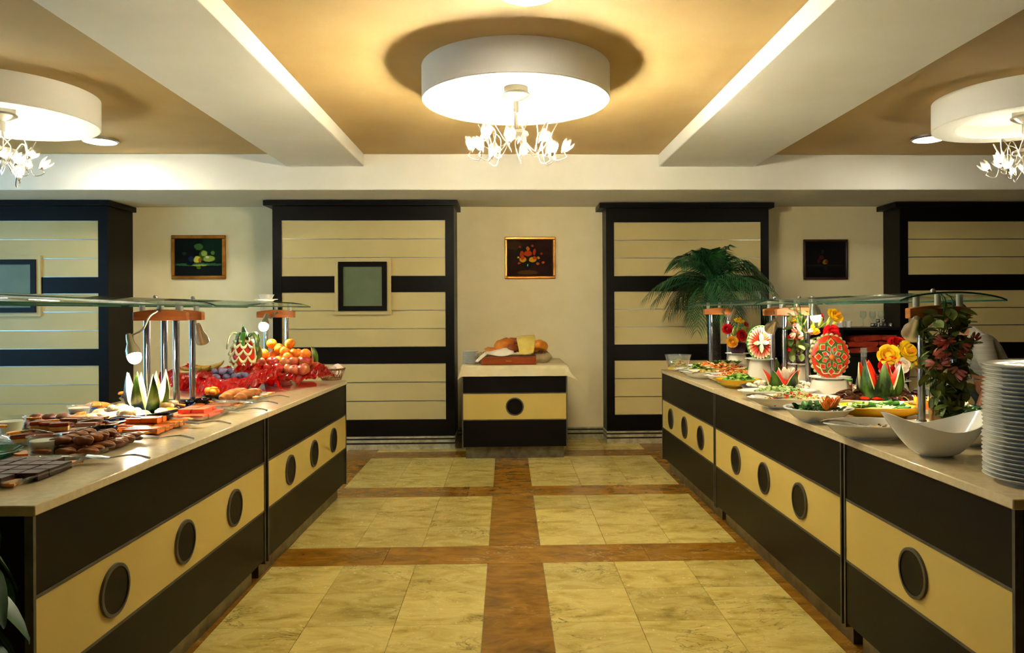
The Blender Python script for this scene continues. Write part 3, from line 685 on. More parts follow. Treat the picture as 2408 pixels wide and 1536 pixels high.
# black ramekins
rk = MB().lathe([(0, 0), (.048, 0), (.055, .004), (.056, .036), (.060, .040), (.060, .050), (.055, .050), (.051, .044), (.050, .012), (0, .010)], 36)
rk.tube([(.056, -.012, .030), (.070, -.008, .033), (.070, .008, .033), (.056, .012, .030)], .006, 8)
RAM = rk.mesh('ramekin', 'blackclay')
for px, py, lb in ((230, 1036, 'black glazed ramekin behind the brown cookies'), (368, 1003, 'black glazed ramekin between the blue platter and jelly bars'), (425, 966, 'black glazed ramekin between the steel posts'), (462, 960, 'black glazed ramekin just right of the front post'), (494, 948, 'black glazed ramekin with a carved orange on top')):
    p = onz(px, py); o = put('ramekin', RAM, None, (p.x, p.y + .03, ZT), (0, 0, rnd(0, 6)), 1.0 if px < 400 else .92); tag(o, lb, 'ramekin', 'black ramekins')
p = onz(494, 948)
oc = MB()
for k in range(5):
    a = k * 1.256; oc.ell((.022 * math.cos(a), .022 * math.sin(a), .060 + .01 * (k % 2)), (.022, .016, .020), 10, 6)
oc.box(-.03, .03, -.022, .022, .045, .085)
tag(oc.build('carved_carrot', 'jelly', None, 40, (p.x - .005, p.y + .04, ZT), .3), 'carved orange carrot block in the rearmost ramekin', 'carrot')
# milk puddings in glass cups
def pudding(px, py, lb):
    p = onz(px, py); t = thing('pudding_cup', lb, 'cup', (p.x, p.y + .04, ZT), 0, 'milk puddings in glass cups')
    MB().lathe([(0, .002), (.036, .002), (.039, 0), (.041, .006), (.050, .050), (.057, .074), (.059, .076), (.056, .077), (.048, .052), (.038, .008), (0, .007)], 36).build('glass', 'cglass', t)
    MB().lathe([(0, .009), (.036, .009), (.0475, .058), (.045, .060), (0, .058)], 32).build('pudding', 'milk', t)
pudding(175, 990, 'glass cup of milk pudding behind the chocolate wafers')
pudding(12, 1026, 'glass cup of milk pudding at the left edge of the picture')
pudding(88, 1078, 'glass cup of milk pudding between green dish and cookies')
# blue platter with pale pastries and the pale melon crown
BP = (-1.90, 3.83)
def oval_plate(name, label, loc, rx, ry, mat, rz=0, h=.03, cat='platter'):
    pr = [(0, .004), (.60, .004), (.62, 0), (.68, 0), (.70, .006), (.82, .012), (1, h), (1.01, h + .003), (.99, h + .004), (.82, .018), (.70, .011), (0, .010)]
    return tag(MB().lathe(pr, 56, (0, 0, 0), rx, ry).build(name, mat, None, 35, loc, rz), label, cat)
oval_plate('blue_platter', 'dark blue glass platter under the pale pastries', (*BP, ZT), .235, .40, 'blueglass', -.12, .036)
def lump(seed, r, n=10, m=7, amp=.25):
    R = random.Random(seed); ph = [R.uniform(0, 6) for _ in range(6)]; b = MB()
    def fn(u, v):
        a, e = 2 * PI * u, PI * v
        k = 1 + amp * (math.sin(2 * a + ph[0]) * math.sin(e) * .5 + math.sin(3 * a + ph[1] + 2 * e) * .35 * math.sin(e) + math.sin(4 * e + ph[2]) * .25 * math.sin(e))
        return (r[0] * k * math.sin(e) * math.cos(a), r[1] * k * math.sin(e) * math.sin(a), max(0, r[2] * (.75 - k * math.cos(e))))
    b.grid(fn, n, m, cu=True); return b
PUFF = [lump(i, (.036, .030, .021), 12, 8).mesh('puff_pastry', 'puff', 70) for i in range(4)]
pts = []
for k in range(46):
    a = rnd(0, 2 * PI); r = math.sqrt(rnd(.02, .80)); x = BP[0] + .20 * r * math.cos(a); y = BP[1] + .36 * r * math.sin(a)
    if (x + 1.855) ** 2 + (y - 3.87) ** 2 < .0105: continue
    pts.append((x, y))
for k, (x, y) in enumerate(pts):
    o = put('puff_pastry', PUFF[k % 4], None, (x, y, ZT + .011 + .022 * (k % 3 == 0)), (rnd(-.2, .2), rnd(-.2, .2), rnd(0, 6)), rnd(.8, 1.15)); tag(o, 'pale crumbly pastry on the dark blue platter', 'pastry', 'pale pastries')
scatter('orange_slice', SLICEB, [(BP[0] + .215 * math.cos(a), BP[1] + .36 * math.sin(a), ZT + .030, (.25, 0, a + 1.6)) for a in (-2.6, -2.1, -1.3, -.7, -.1, .35, .7, 2.5, 2.85)], 'orange slice on the rim of the blue platter', 'orange slice', 'orange slices on the blue platter')
def crown(R, H, nt, low, thick, mats, name, floor=.22, lean=.12, sub=8, jag=0, base=.6, skew=0):
    n = nt * sub; b = MB(); Rr = random.Random(nt * 7)
    hs = [1 + Rr.uniform(-jag, jag) for _ in range(nt)]
    def hh(i):
        t = (i % sub) / sub; k = (i // sub) % nt; w = .5 + skew
        w = min(1, 1.04 * (t / w if t < w else (1 - t) / (1 - w)))
        return H * (low + (hs[k] - low) * w)
    def rad(t): return R * ((base + (1 - base) * math.sin(PI / 2 * min(1, t / .48)) ** .8) if t < .48 else 1 - lean * ((t - .48) / .52) ** 2)
    def out(i, v): z = hh(i) * v; a = 2 * PI * i / n; r = rad(z / H); return (r * math.cos(a), r * math.sin(a), z)
    def inn(i, v, k):
        z0 = floor * H; z = z0 + (hh(i) - z0) * v; a = 2 * PI * i / n; r = max(.002, rad(z / H) - thick * k * (1 - .96 * min(1, max(0, (z / H - low) / (1 - low))))); return (r * math.cos(a), r * math.sin(a), z)
    m = 8
    b.mi = 0; b.grid(lambda u, v: out(round(u * n) % n, v), n, m, cu=True)
    b.add([out(i, 0) for i in range(n)], [tuple(reversed(range(n)))])
    for mi, k0, k1 in ((1, 0, .10), (1, .10, .24), (2, .24, 1)):
        b.mi = mi; b.grid(lambda u, v: inn(round(u * n) % n, 1, k0 + (k1 - k0) * v), n, 1, cu=True)
    b.mi = 2; b.grid(lambda u, v: inn(round(u * n) % n, 1 - v, 1), n, m, cu=True)
    b.add([inn(i, 0, 1) for i in range(n)], [tuple(range(n))])
    return b.mesh(name, mats, 28)
o = put('carved_watermelon', crown(.107, .205, 8, .10, .075, ['rind', 'rindw', 'pflesh'], 'carved_watermelon', .16, .10, 8, .08, .66), None, (-1.855, 3.87, ZT + .012), .35)
tag(o, 'tall watermelon crown with pale pointed teeth under the lit gooseneck lamp', 'watermelon')
# small plates between
def round_plate(name, label, loc, r, mat='white_china', h=.022, cat='plate', scallop=0, n=56):
    pr = [(0, .003), (.55, .003), (.57, 0), (.63, 0), (.66, .005), (.80, .010), (1, h), (1.012, h + .002), (1, h + .004), (.80, .015), (.66, .010), (0, .008)]
    b = MB().lathe([(a * r, z) for a, z in pr], n)
    if scallop: b.v = [(x * (1 + scallop * math.cos(18 * math.atan2(y, x)) * (math.hypot(x, y) / r) ** 4), y * (1 + scallop * math.cos(18 * math.atan2(y, x)) * (math.hypot(x, y) / r) ** 4), z) for x, y, z in b.v]
    return tag(b.build(name, mat, None, 35, loc), label, cat)
round_plate('wafer_plate', 'white ribbed plate of stacked chocolate wafers', (-1.93, 3.44, ZT), .15, scallop=.02)
WAF = MB().box(-.042, .042, -.016, .016, 0, .012).mesh('wafer_bar', 'wafer', 0)
scatter('wafer_bar', WAF, [(-1.99 + .10 * i + rnd(-.006, .006), 3.38 + .05 * j, ZT + .011 + .0125 * k, (0, 0, rnd(-.15, .15))) for i in range(2) for j in range(3) for k in range(3 - (j == 0))], 'chocolate wafer bar stacked on the white ribbed plate', 'wafer', 'chocolate wafer bars', .1, (1, 1))
tray(-2.12, 3.52, .24, .36, .0, 'clear tray of dark biscuits at the far side')
BIS = lump(31, (.036, .030, .02), 12, 8, .12).mesh('biscuit', 'biscuit', 70)
scatter('biscuit', BIS, [(-2.20 + .065 * i + rnd(-.008, .008), 3.39 + .062 * j + rnd(-.008, .008), ZT + .006 + .02 * (j == 2)) for i in range(3) for j in range(5)], lambda k: 'dark round biscuit on the far tray, %s row from front, %s from the wall side' % (ORD[k % 5], ORD[k // 5]), 'biscuit', 'dark biscuits', 3)
scatter('orange_slice', SLICEB, [(-2.06, 3.40, ZT + .035, 1.0), (-2.18, 3.46, ZT + .04, .2), (-2.10, 3.60, ZT + .035, 2.4), (-2.05, 3.55, ZT + .035, .8), (-2.2, 3.6, ZT + .03, 1.2)], 'orange slice lying on the dark biscuits', 'orange slice', 'orange slices on the biscuits')
oval_plate('glass_plate', 'clear oval plate of dark pastry below the left wall panel', (-2.14, 4.42, ZT), .11, .17, 'cglass', 0, .035)
scatter('biscuit', BIS, [(-2.14 + rnd(-.06, .06), 4.42 + rnd(-.11, .11), ZT + .012 + .018 * (k % 2)) for k in range(9)], 'dark pastry on the clear oval plate', 'pastry', 'dark pastries on the oval plate', 3, (1, 1.3))
scatter('orange_slice', SLICEB, [(-2.22, 4.38, ZT + .045, (.3, .2, .5)), (-2.10, 4.53, ZT + .05, (.3, 0, 2)), (-2.1, 4.3, ZT + .03, (0, 0, 3.3))], 'orange slice on the clear oval plate of dark pastry', 'orange slice', 'orange slices on the oval plate')
oval_plate('glass_plate', 'clear plate of orange slices at the back edge', (-2.17, 3.92, ZT), .08, .13, 'cglass', 0, .03)
scatter('orange_slice', SLICEB, [(-2.18, 3.84, ZT + .03, (.5, 0, .4)), (-2.16, 3.93, ZT + .035, (.5, 0, .2)), (-2.15, 4.0, ZT + .03, (.3, 0, 1))], 'orange slice standing on the clear plate at the back edge', 'orange slice', 'orange slices at the back edge')
round_plate('glass_plate', 'clear ribbed plate of red glazed cake slices', (-1.905, 3.10, ZT), .175, 'cglass', .026, scallop=.015)
ckm = MB(); ckm.box(-.034, .034, -.022, .022, 0, .018); ckm.mi = 1; ckm.box(-.035, .035, -.023, .023, .018, .032)
CAKE = bevel(put('cake_slice', ckm.mesh('cake_slice', ['sponge', 'cakered'], 0), None, (-1.86, 3.02, ZT + .011), .5), .004)
tag(CAKE, 'red glazed sponge slice on the clear ribbed plate', 'cake slice', 'red glazed cake slices')
for x, y, z, r in ((-1.80, 3.06, .011, .45), (-1.83, 3.12, .011, .3), (-1.90, 3.07, .011, .6), (-1.95, 3.02, .011, .7), (-1.89, 3.17, .011, .3), (-1.98, 3.10, .011, .6), (-1.88, 3.10, .048, .2), (-1.94, 3.13, .048, .5), (-1.83, 3.08, .048, .4)):
    c = dup(CAKE); c.location = (x, y, ZT + z); c.rotation_euler = (0, 0, r)
round_plate('glass_plate', 'clear plate of cake cut by the left edge of the picture', (-2.05, 2.86, ZT), .15, 'cglass', .026)
for x, y, z, r in ((-2.05, 2.84, .011, .2), (-1.98, 2.88, .011, .4), (-2.0, 2.80, .011, .1), (-2.03, 2.86, .048, .3)):
    c = dup(CAKE); c.location = (x, y, ZT + z); c.rotation_euler = (0, 0, r); c['label'] = 'red glazed sponge slice cut by the left edge of the picture'; c['group'] = 'cake slices at the edge'
scatter('orange_slice', SLICEB, [(-1.97, 2.9, ZT + .087, .4), (-1.93, 2.99, ZT + .05, 1)], 'orange slice lying on the cut off cake plate', 'orange slice', 'orange slices on the cake')
oval_plate('green_plate', 'dark green glass plate behind the chocolates', (-1.885, 2.70, ZT), .125, .15, 'greenglass', 0, .03)
WAF2 = MB().box(-.04, .04, -.018, .018, 0, .008).mesh('wafer_finger', 'puff', 0)
scatter('wafer_finger', WAF2, [(-1.92 + .02 * k, 2.66 + .03 * (k % 3), ZT + .012 + .009 * k, (0, 0, .4 + .2 * k)) for k in range(4)], 'pale wafer finger on the dark green plate', 'wafer', 'pale wafer fingers')
scatter('orange_slice', SLICEB, [(-1.92, 2.76, ZT + .02, (.8, 0, .3)), (-1.95, 2.72, ZT + .03, (.9, 0, .6))], 'orange slice on the dark green plate', 'orange slice', 'orange slices on the green plate')

# ------------------------------------------------------------------ left buffet: fruit on red cellophane
def stand(x, y, r, z, label):
    t = thing('fruit_stand', label, 'cake stand', (x, y, ZT), 0, 'white pedestal fruit stands')
    h = z - ZT
    MB().lathe([(0, 0), (.075, 0), (.078, .006), (.062, .014), (.055, h - .02), (.07, h - .006), (0, h - .004)], 32).build('foot', 'white_china', t)
    MB().lathe([(0, h - .006), (r * .7, h - .004), (r, h + .014), (r + .004, h + .018), (r - .004, h + .019), (r * .7, h + .004), (0, h + .002)], 48).build('plate', 'white_china', t)
    return t
def cello(x, y, size, rot, z, rp, label, seed, floor=.895):
    R = random.Random(seed); ph = [R.uniform(0, 6.28) for _ in range(8)]; N = 38; b = MB()
    def fn(u, v):
        a, c = (u - .5) * size, (v - .5) * size; r = math.hypot(a, c); th = math.atan2(c, a)
        cr = .014 * math.sin(17 * a + ph[0] + 5 * c) + .012 * math.sin(23 * c + ph[1] - 6 * a) + .009 * math.sin(41 * a - 31 * c + ph[2]) + R.uniform(-.009, .009)
        if r < rp: zz = z + .008 + max(0, r / rp - .6) * .05 + .25 * abs(cr)
        else:
            d = r - rp; zz = z + .03 + d * .25 - d * d * (3.6 + 1.6 * math.sin(3 * th + ph[3])) + cr * min(1, d / .06) * 1.6
        k = 1 - .18 * max(0, r - rp) / size
        return (a * k + .3 * cr, c * k - .3 * cr, max(floor + .004 + .3 * abs(cr), zz) - ZT)
    b.grid(fn, N, N)
    o = b.build('cellophane_sheet', 'cello', None, 0, (x, y, ZT), rot); return tag(o, label, 'cellophane', 'red cellophane sheets')
stand(-1.85, 4.98, .20, .955, 'low white fruit stand under the plums')
cello(-1.83, 4.96, .60, .75, .958, .17, 'crumpled red cellophane sheet under the plums', 1)
stand(-1.63, 5.40, .235, .962, 'low white fruit stand under the apples and oranges')
cello(-1.60, 5.36, .62, .55, .966, .215, 'crumpled red cellophane sheet under the apples', 2)
stand(-2.10, 5.02, .13, .975, 'low white fruit stand under the bananas')
cello(-2.07, 4.98, .44, .5, .98, .12, 'crumpled red cellophane sheet under the bananas', 3)
stand(-1.93, 5.42, .13, .975, 'low white fruit stand under the carved pineapple')
cello(-1.92, 5.36, .46, .3, .98, .12, 'crumpled red cellophane sheet under the carved pineapple', 4)
PLUM = MB().ell((0, 0, .021), (.025, .021, .021), 12, 8).mesh('plum', 'plum')
pp = []
for k in range(22):
    a = k * 2.4; r = .020 * math.sqrt(k) * 1.25; pp.append((-1.87 + r * math.cos(a) * 1.2, 4.95 + r * math.sin(a) * .9, .975 + (.030 if k < 7 else 0)))
scatter('plum', PLUM, pp, 'blue plum in the heap on red cellophane', 'plum', 'blue plums', 3)
AP = MB().lathe([(0, .010), (.012, .004), (.025, .002), (.036, .014), (.041, .034), (.038, .054), (.024, .066), (.010, .064), (0, .056)], 18)
apple_me = AP.mesh('apple', 'apple', 70); stem_me = MB().tube([(0, 0, .056), (.003, .001, .074)], .0018, 5).mesh('stem', 'biscuit')
def apple(x, y, z, lb='red striped apple heaped on the cellophane'):
    o = put('apple', apple_me, None, (x, y, z), (rnd(-.5, .5), rnd(-.5, .5), rnd(0, 6)), rnd(.95, 1.08)); tag(o, lb, 'apple', 'red striped apples'); put('stem', stem_me, o)
for k in range(6): apple(-1.76 + .072 * k, 5.245 + .012 * math.cos(k) - .012 * k * (k > 3), .985, 'red striped apple in the front row, %s from the left' % ORD[k])
for k in range(6): apple(-1.74 + .075 * k, 5.325, .99, 'red striped apple in the hidden back row, %s from the left' % ORD[k])
for k in range(5): apple(-1.735 + .076 * k, 5.285, 1.030, 'red striped apple in the upper row, %s from the left' % ORD[k])
OR = MB().ell((0, 0, .038), (.040, .040, .037), 18, 12).mesh('orange', 'orange')
for lv, (n, y0, z) in enumerate((((5, 5.39, .985)), (5, 5.465, .985), (5, 5.54, .985), (5, 5.40, 1.046), (5, 5.475, 1.048), (4, 5.53, 1.046), (5, 5.425, 1.106), (4, 5.50, 1.106), (3, 5.455, 1.158))):
    for k in range(n):
        o = put('orange', OR, None, (-1.645 + (k - (n - 1) / 2) * .080 + rnd(-.006, .006), y0 + rnd(-.006, .006), z), (rnd(0, 6), rnd(0, 6), 0), rnd(.94, 1.04)); tag(o, 'whole orange in the heap, %s layer, %s row from front, %s from left' % (('lowest', 'lowest', 'lowest', 'second', 'second', 'second', 'third', 'third', 'top')[lv], ORD[(0, 1, 2, 0, 1, 2, 0, 1, 0)[lv]], ORD[k]), 'orange', 'heaped oranges')
def wedge(x, y, z, rz, rx, label, R=.10):
    b = MB(); n = 12; A = .9
    b.mi = 0; b.grid(lambda u, v: (R * .55 * math.cos((u - .5) * A * 2) * math.sin(PI * v), R * .55 * math.sin((u - .5) * A * 2) * math.sin(PI * v), -R * math.cos(PI * v)), 8, n)
    for s in (0, 1):
        u = s; a = (u - .5) * A * 2
        for mi, k0, k1 in ((1, .9, 1), (2, 0, .9)):
            b.mi = mi; b.grid(lambda p, v: (R * .55 * math.cos(a) * math.sin(PI * v) * (k0 + (k1 - k0) * p), R * .55 * math.sin(a) * math.sin(PI * v) * (k0 + (k1 - k0) * p), -R * math.cos(PI * v)), 1, n)
    return tag(b.build('watermelon_wedge', ['rind', 'rindw', 'pflesh'], None, 30, (x, y, z), (rx, 0, rz)), label, 'watermelon')
wedge(-1.435, 5.48, 1.075, -.1, .15, 'upright watermelon wedge at the right end of the oranges', .088)
wedge(-1.80, 5.38, 1.075, 2.4, -.3, 'upright watermelon wedge between the carved pineapple and oranges', .075)
# bananas
bn = MB().tube(spline([(-.10, 0, .03), (-.06, .0, .012), (0, 0, .004), (.06, 0, .012), (.10, 0, .034), (.115, 0, .05)], 5), [.006, .009, .013, .016, .017, .018, .018, .018, .018, .018, .018, .018, .018, .018, .018, .017, .017, .016, .014, .012, .010, .008, .006, .005, .005, .005][:26], 8)
BAN = bn.mesh('banana', 'banana')
scatter('banana', BAN, [(-2.10 + rnd(-.03, .03), 4.98 + .035 * k, 1.005 + .012 * (k % 2), (.2, 0, .2 * k - .3)) for k in range(4)] + [(-2.02, 5.02, 1.04, (.1, 0, .4))], 'brown spotted banana lying on red cellophane', 'banana', 'ripe bananas')
# carved watermelon pineapple
def pineapple():
    p = (-1.845, 5.30, .985); t = thing('carved_pineapple', 'watermelon carved like a pineapple with curled green leaves', 'watermelon', p, -.35)
    c, r = Vector((0, 0, .125)), (.108, .100, .128)
    MB().ell(c, r, 28, 20).build('flesh', 'rflesh', t)
    rd = MB(); rd.grid(lambda u, v: (c.x + 1.03 * r[0] * math.sin(PI * v) * math.cos(-.35 + 3.9 * u), c.y + 1.03 * r[1] * math.sin(PI * v) * math.sin(-.35 + 3.9 * u), c.z - 1.02 * r[2] * math.cos(PI * v)), 18, 14); rd.build('rind', 'rind', t)
    rim = MB()
    for u in (0, 1): rim.tube([(c.x + 1.02 * r[0] * math.sin(PI * v / 14) * math.cos(-.35 + 3.9 * u), c.y + 1.02 * r[1] * math.sin(PI * v / 14) * math.sin(-.35 + 3.9 * u), c.z - 1.02 * r[2] * math.cos(PI * v / 14)) for v in range(15)], .006, 6)
    rim.build('rind_edge', 'rindw', t)
    for row in range(6):
        el0 = -.95 + .36 * row
        for k in range(5):
            a0 = -PI / 2 + (k - 2 + .5 * (row % 2)) * .55 - .1
            if not -2.75 < a0 < -.45: continue
            pts, rs = [], []
            for q in range(11):
                s = q / 10 - .5; a = a0 + s * .56; e = el0 + .30 * (4 * s * s) - .05
                d = Vector((math.cos(e) * math.cos(a) * r[0], math.cos(e) * math.sin(a) * r[1], math.sin(e) * r[2]))
                pts.append(c + d * (1.05 + .05 * (1 - 4 * s * s))); rs.append(.0035 + .0065 * (1 - 4 * s * s))
            MB().tube(pts, rs, 7).build('scallop', 'rindw', t)
    for k, (a, L, curl, col) in enumerate(((-2.7, .17, .9, 'rindw'), (-1.9, .10, 1.6, 'rindcut'), (-1.2, .10, 1.5, 'leafg'), (-.35, .18, 1.0, 'rindcut'), (1.2, .12, .5, 'rindcut'), (2.4, .12, .6, 'leafg'), (-1.6, .085, -.6, 'rindcut'))):
        lf = MB(); d = Vector((math.cos(a), math.sin(a), 0)); w = Vector((-d.y, d.x, 0))
        def fn(u, v):
            s = u; out = L * (math.sin(min(1.7, s * 1.7)) ) * .75; up = .045 * math.sin(PI * min(1, s * 1.2)) - L * curl * max(0, s - .35) ** 1.4 * .9
            if curl < 0: out, up = L * .25 * s, L * s * 1.1
            wd = .020 * math.sin(PI * (.10 + .9 * s)) ** .7
            return c + Vector((0, 0, r[2] * .93)) + d * (.01 + out) + w * ((v - .5) * 2 * wd) + Vector((0, 0, up + .006 * (1 - (2 * v - 1) ** 2)))
        lf.grid(fn, 12, 4); o = lf.build('leaf', col, t, 70); sm = o.modifiers.new('thick', 'SOLIDIFY'); sm.thickness = .006
pineapple()
# wicker basket with paper napkins
def basket():
    p = onz(784, 893); t = thing('wicker_basket', 'small open weave wicker basket with paper napkins at the worktop corner', 'basket', (p.x - .01, p.y - .02, ZT), 0)
    rr = lambda z: .070 + .032 * z / .088
    w = MB()
    for z, tk in ((.004, .005), (.012, .004), (.080, .004), (.088, .0055)): w.tube([(rr(z) * math.cos(2 * PI * k / 32), rr(z) * math.sin(2 * PI * k / 32), z) for k in range(32)], tk, 6, close=True)
    w.build('rim', 'wicker', t)
    for k in range(18):
        for s in (-1, 1):
            MB().tube([(rr(.01 + .075 * q / 6) * math.cos(2 * PI * k / 18 + s * .42 * math.sin(PI / 2 * q / 6)), rr(.01 + .075 * q / 6) * math.sin(2 * PI * k / 18 + s * .42 * math.sin(PI / 2 * q / 6)), .01 + .075 * q / 6) for q in range(7)], .0027, 5).build('cane', 'wicker', t)
    MB().lathe([(0, 0), (.07, 0), (.07, .005), (0, .005)], 24).build('bottom', 'wicker', t)
    for k, (x, y, rz, tl) in enumerate(((-.02, 0, .4, .5), (.02, .01, -.5, -.5), (-.075, -.02, 1.2, 1.1))):
        nb = MB(); nb.grid(lambda u, v: ((u - .5) * .10, .012 * math.sin(5 * u + 3 * v + k), .03 + .10 * v * (1 - .5 * abs(u - .4))), 8, 6)
        tag(nb.build('paper_napkin', 'tissue', None, 60, (p.x - .01 + x, p.y - .02 + y, ZT + .006), (tl, 0, rz)), ['pale paper napkin standing in the wicker basket', 'pinkish paper napkin leaning right in the wicker basket', 'paper napkin hanging over the left of the wicker basket'][k], 'napkin')
basket()
# cup and saucer on top of the far glass shelf
round_plate('saucer', 'white saucer on top of the far left glass shelf', (-1.745, 5.42, 1.495), .082, h=.012)
tag(MB().lathe([(0, 0), (.036, 0), (.038, .005), (.044, .012), (.057, .038), (.059, .040), (.055, .040), (.042, .014), (0, .010)], 36).build('bowl', 'white_china', None, 35, (-1.745, 5.42, 1.504)), 'small white bowl on the saucer above the far glass shelf', 'bowl')

# lamps over the left buffet
b0 = ony(375, 730, 3.99)
spot_lamp((b0.x, 3.985, b0.z), [ony(352, 745, 3.93), ony(335, 775, 3.88)], ony(314, 832, 3.80), ony(340, 930, 3.72), True, 'lit gooseneck lamp shining on the melon crown', 42)
b1 = ony(458, 742, 4.22)
spot_lamp((b1.x, 4.235, b1.z), [ony(460, 760, 4.26)], ony(476, 800, 4.32), ony(486, 835, 4.38), False, 'small metal spot lamp hanging beside the front steel post')
b2 = ony(650, 736, 5.60)
spot_lamp((b2.x, 5.59, b2.z), [ony(638, 748, 5.50)], ony(621, 764, 5.42), ony(612, 800, 5.30), True, 'lit spot lamp above the carved pineapple')
# ------------------------------------------------------------------ right buffet: dishes, salads, carvings
M['lettuce'] = P('pale_lettuce', '#6a9a28', '#a8c860', rough=.5, scale=30, rand=.2)
M['cuke'] = P('cucumber_flesh', '#a8c070', '#c8d898', rough=.35, scale=20)
M['cukeskin'] = P('cucumber_skin', '#1c4a12', '#34701c', rough=.35, scale=20)
M['tomato'] = P('tomato_red', '#c42a12', '#d8481e', rough=.3, scale=20)
M['cheese'] = P('white_cheese', '#efe6cc', '#e4d8b6', rough=.6, scale=30, bump=.3)
M['eggp'] = P('dark_fried_aubergine', '#1e0c06', '#4a1e0c', rough=.25, scale=40, bump=.3)
M['pepper'] = P('fried_red_pepper', '#a01a08', '#c83010', rough=.25, scale=30)
M['carrot'] = P('carrot_orange', '#e26a0a', '#ee8418', rough=.35, scale=20, rand=.15)
M['corn'] = P('pale_corn', '#d8b050', '#e8cc80', rough=.45, scale=20)
M['olive'] = P('black_olive', '#140c08', rough=.25)
M['meat'] = P('brown_shredded_meat', '#5a2c12', '#7a4220', rough=.6, scale=30, bump=.5)
M['beet'] = P('red_beet_petal', '#b40a12', '#d81a1e', rough=.28, scale=9, spec=.5, sss=.08)
M['beetdark'] = P('dark_red_petal', '#7a0c0c', '#a01212', rough=.3, scale=9)
M['yel'] = P('yellow_turnip_petal', '#eab80c', '#f6d22a', rough=.3, scale=9, sss=.08)
M['orp'] = P('orange_petal', '#e08a10', '#f0a828', rough=.3, scale=9, sss=.08)
M['rad'] = P('white_radish_petal', '#efdcc0', '#f4e8d4', rough=.3, scale=9, sss=.08)
M['radedge'] = P('pink_radish_rim', '#c86a60', rough=.35)
M['leek'] = P('pale_leek_leaf', '#7a8c2a', '#a8b450', rough=.4, scale=9)
M['purple'] = P('purple_cabbage', '#2c0a1c', '#4a1430', rough=.3, scale=8, spec=.5)
M['redliq'] = P('dark_red_vinegar', '#3a0c08', rough=.1)
M['shade'] = P('black_furniture', '#0c0a08', '#12100c', rough=.4, scale=5)
def pieces(kind, s, b, T):
    if kind == 'cube': b.box(-s, s, -s * .8, s * .8, -s * .6, s * .6, T)
    elif kind == 'stick': b.box(-s * 2.2, s * 2.2, -s * .35, s * .35, -s * .35, s * .35, T)
    elif kind == 'flake': b.add([(-s, -s * .6, 0), (s, -s * .5, .1 * s), (s * .9, s * .7, .3 * s), (-s * .8, s * .5, .2 * s), (0, 0, .5 * s)], [(0, 1, 4), (1, 2, 4), (2, 3, 4), (3, 0, 4)], T)
    elif kind == 'disc': b.prism([(s * math.cos(k * PI / 4), s * math.sin(k * PI / 4)) for k in range(8)], -s * .18, s * .18, T)
    elif kind == 'blob': b.ell((0, 0, 0), (s, s * .8, s * .7), 7, 5, T)
def heap(loc, rx, ry, hgt, n, mix, label, cat, rz=0, base=0.0, name='salad', seed=1):
    # mix: list of (material, shape, size, weight); one uncountable heap
    R = random.Random(seed); mats = [m[0] for m in mix]; b = MB(); rx *= 1.12; ry *= 1.12; hgt = hgt + .018; n = int(n * 1.3)
    b.mi = 0; b.lathe([(0, hgt * .72), (.35, hgt * .62), (.7, hgt * .34), (.97, .001), (0, 0)], 24, (0, 0, 0), rx, ry)
    ws = [m[3] for m in mix]
    for k in range(n):
        i = R.choices(range(len(mix)), ws)[0]; a = R.uniform(0, 2 * PI); r = math.sqrt(R.random()) * .98
        z = hgt * (1 - r * r) * R.uniform(.65, 1.0) + .003
        T = TR((rx * r * math.cos(a), ry * r * math.sin(a), z), (R.uniform(-.7, .7), R.uniform(-.7, .7), R.uniform(0, 6.3)))
        b.mi = i; pieces(mix[i][1], mix[i][2] * R.uniform(.75, 1.25), b, T)
    o = b.build(name, mats, None, 30, (loc[0], loc[1], loc[2] + base), rz); return tag(o, label, cat, None, 'stuff')
# spoon
sp = MB(); sp.grid(lambda u, v: (.03 * (u - .5) * 2 * .9, .022 * (2 * v - 1) * math.sin(PI * (.08 + .84 * u)), -.007 * (1 - (2 * v - 1) ** 2) * math.sin(PI * u)), 8, 6)
sp.tube(spline([(.026, 0, 0), (.07, 0, .012), (.12, 0, .016), (.165, 0, .010)], 5), [.0032] * 11 + [.005] * 5, 6)
SPOON = sp.mesh('serving_spoon', 'steel', 60); SPOON.materials[0] = M['steel']
def spoon(loc, rz, label, ry=.1): tag(put('serving_spoon', SPOON, None, loc, (0, ry, rz)), label, 'spoon', 'serving spoons')
WC = 'white_china'
# far end
tag(MB().lathe([(0, .004), (.05, .004), (.052, 0), (.058, .002), (.09, .05), (.112, .134), (.115, .137), (.110, .136), (.086, .052), (.054, .010), (0, .008)], 40).build('salad_bowl', 'cglass', None, 35, (1.485, 6.39, ZT)), 'deep clear glass bowl of salad at the far end', 'bowl')
heap((1.485, 6.39, ZT + .010), .082, .082, .075, 90, [('corn', 'cube', .008, 3), ('lettuce', 'flake', .012, 3), ('tomato', 'cube', .007, 1)], 'mixed yellow salad in the deep glass bowl', 'salad', seed=3)
dish('oval_dish', 'white oval dish of red salad beside the glass bowl', (1.555, 6.03, ZT), .175, .12, .045, WC)
heap((1.555, 6.03, ZT + .016), .13, .085, .035, 70, [('lettuce', 'flake', .014, 2), ('tomato', 'flake', .010, 2), ('darkleaf', 'flake', .016, 1)], 'red and green chopped salad at the far end', 'salad', seed=4)
dish('oval_dish', 'white oval dish half hidden behind the glass bowl', (1.72, 6.36, ZT), .16, .10, .045, WC)
heap((1.72, 6.36, ZT + .016), .12, .075, .04, 60, [('carrot', 'stick', .007, 2), ('tomato', 'stick', .007, 1), ('lettuce', 'flake', .012, 1)], 'shredded carrot salad beside the palm', 'salad', seed=5)
oval_plate('yellow_platter', 'yellow glazed platter of carrots and egg under the far posts', (1.80, 6.02, ZT + .0), .205, .15, 'yellowdish', 0, .05)
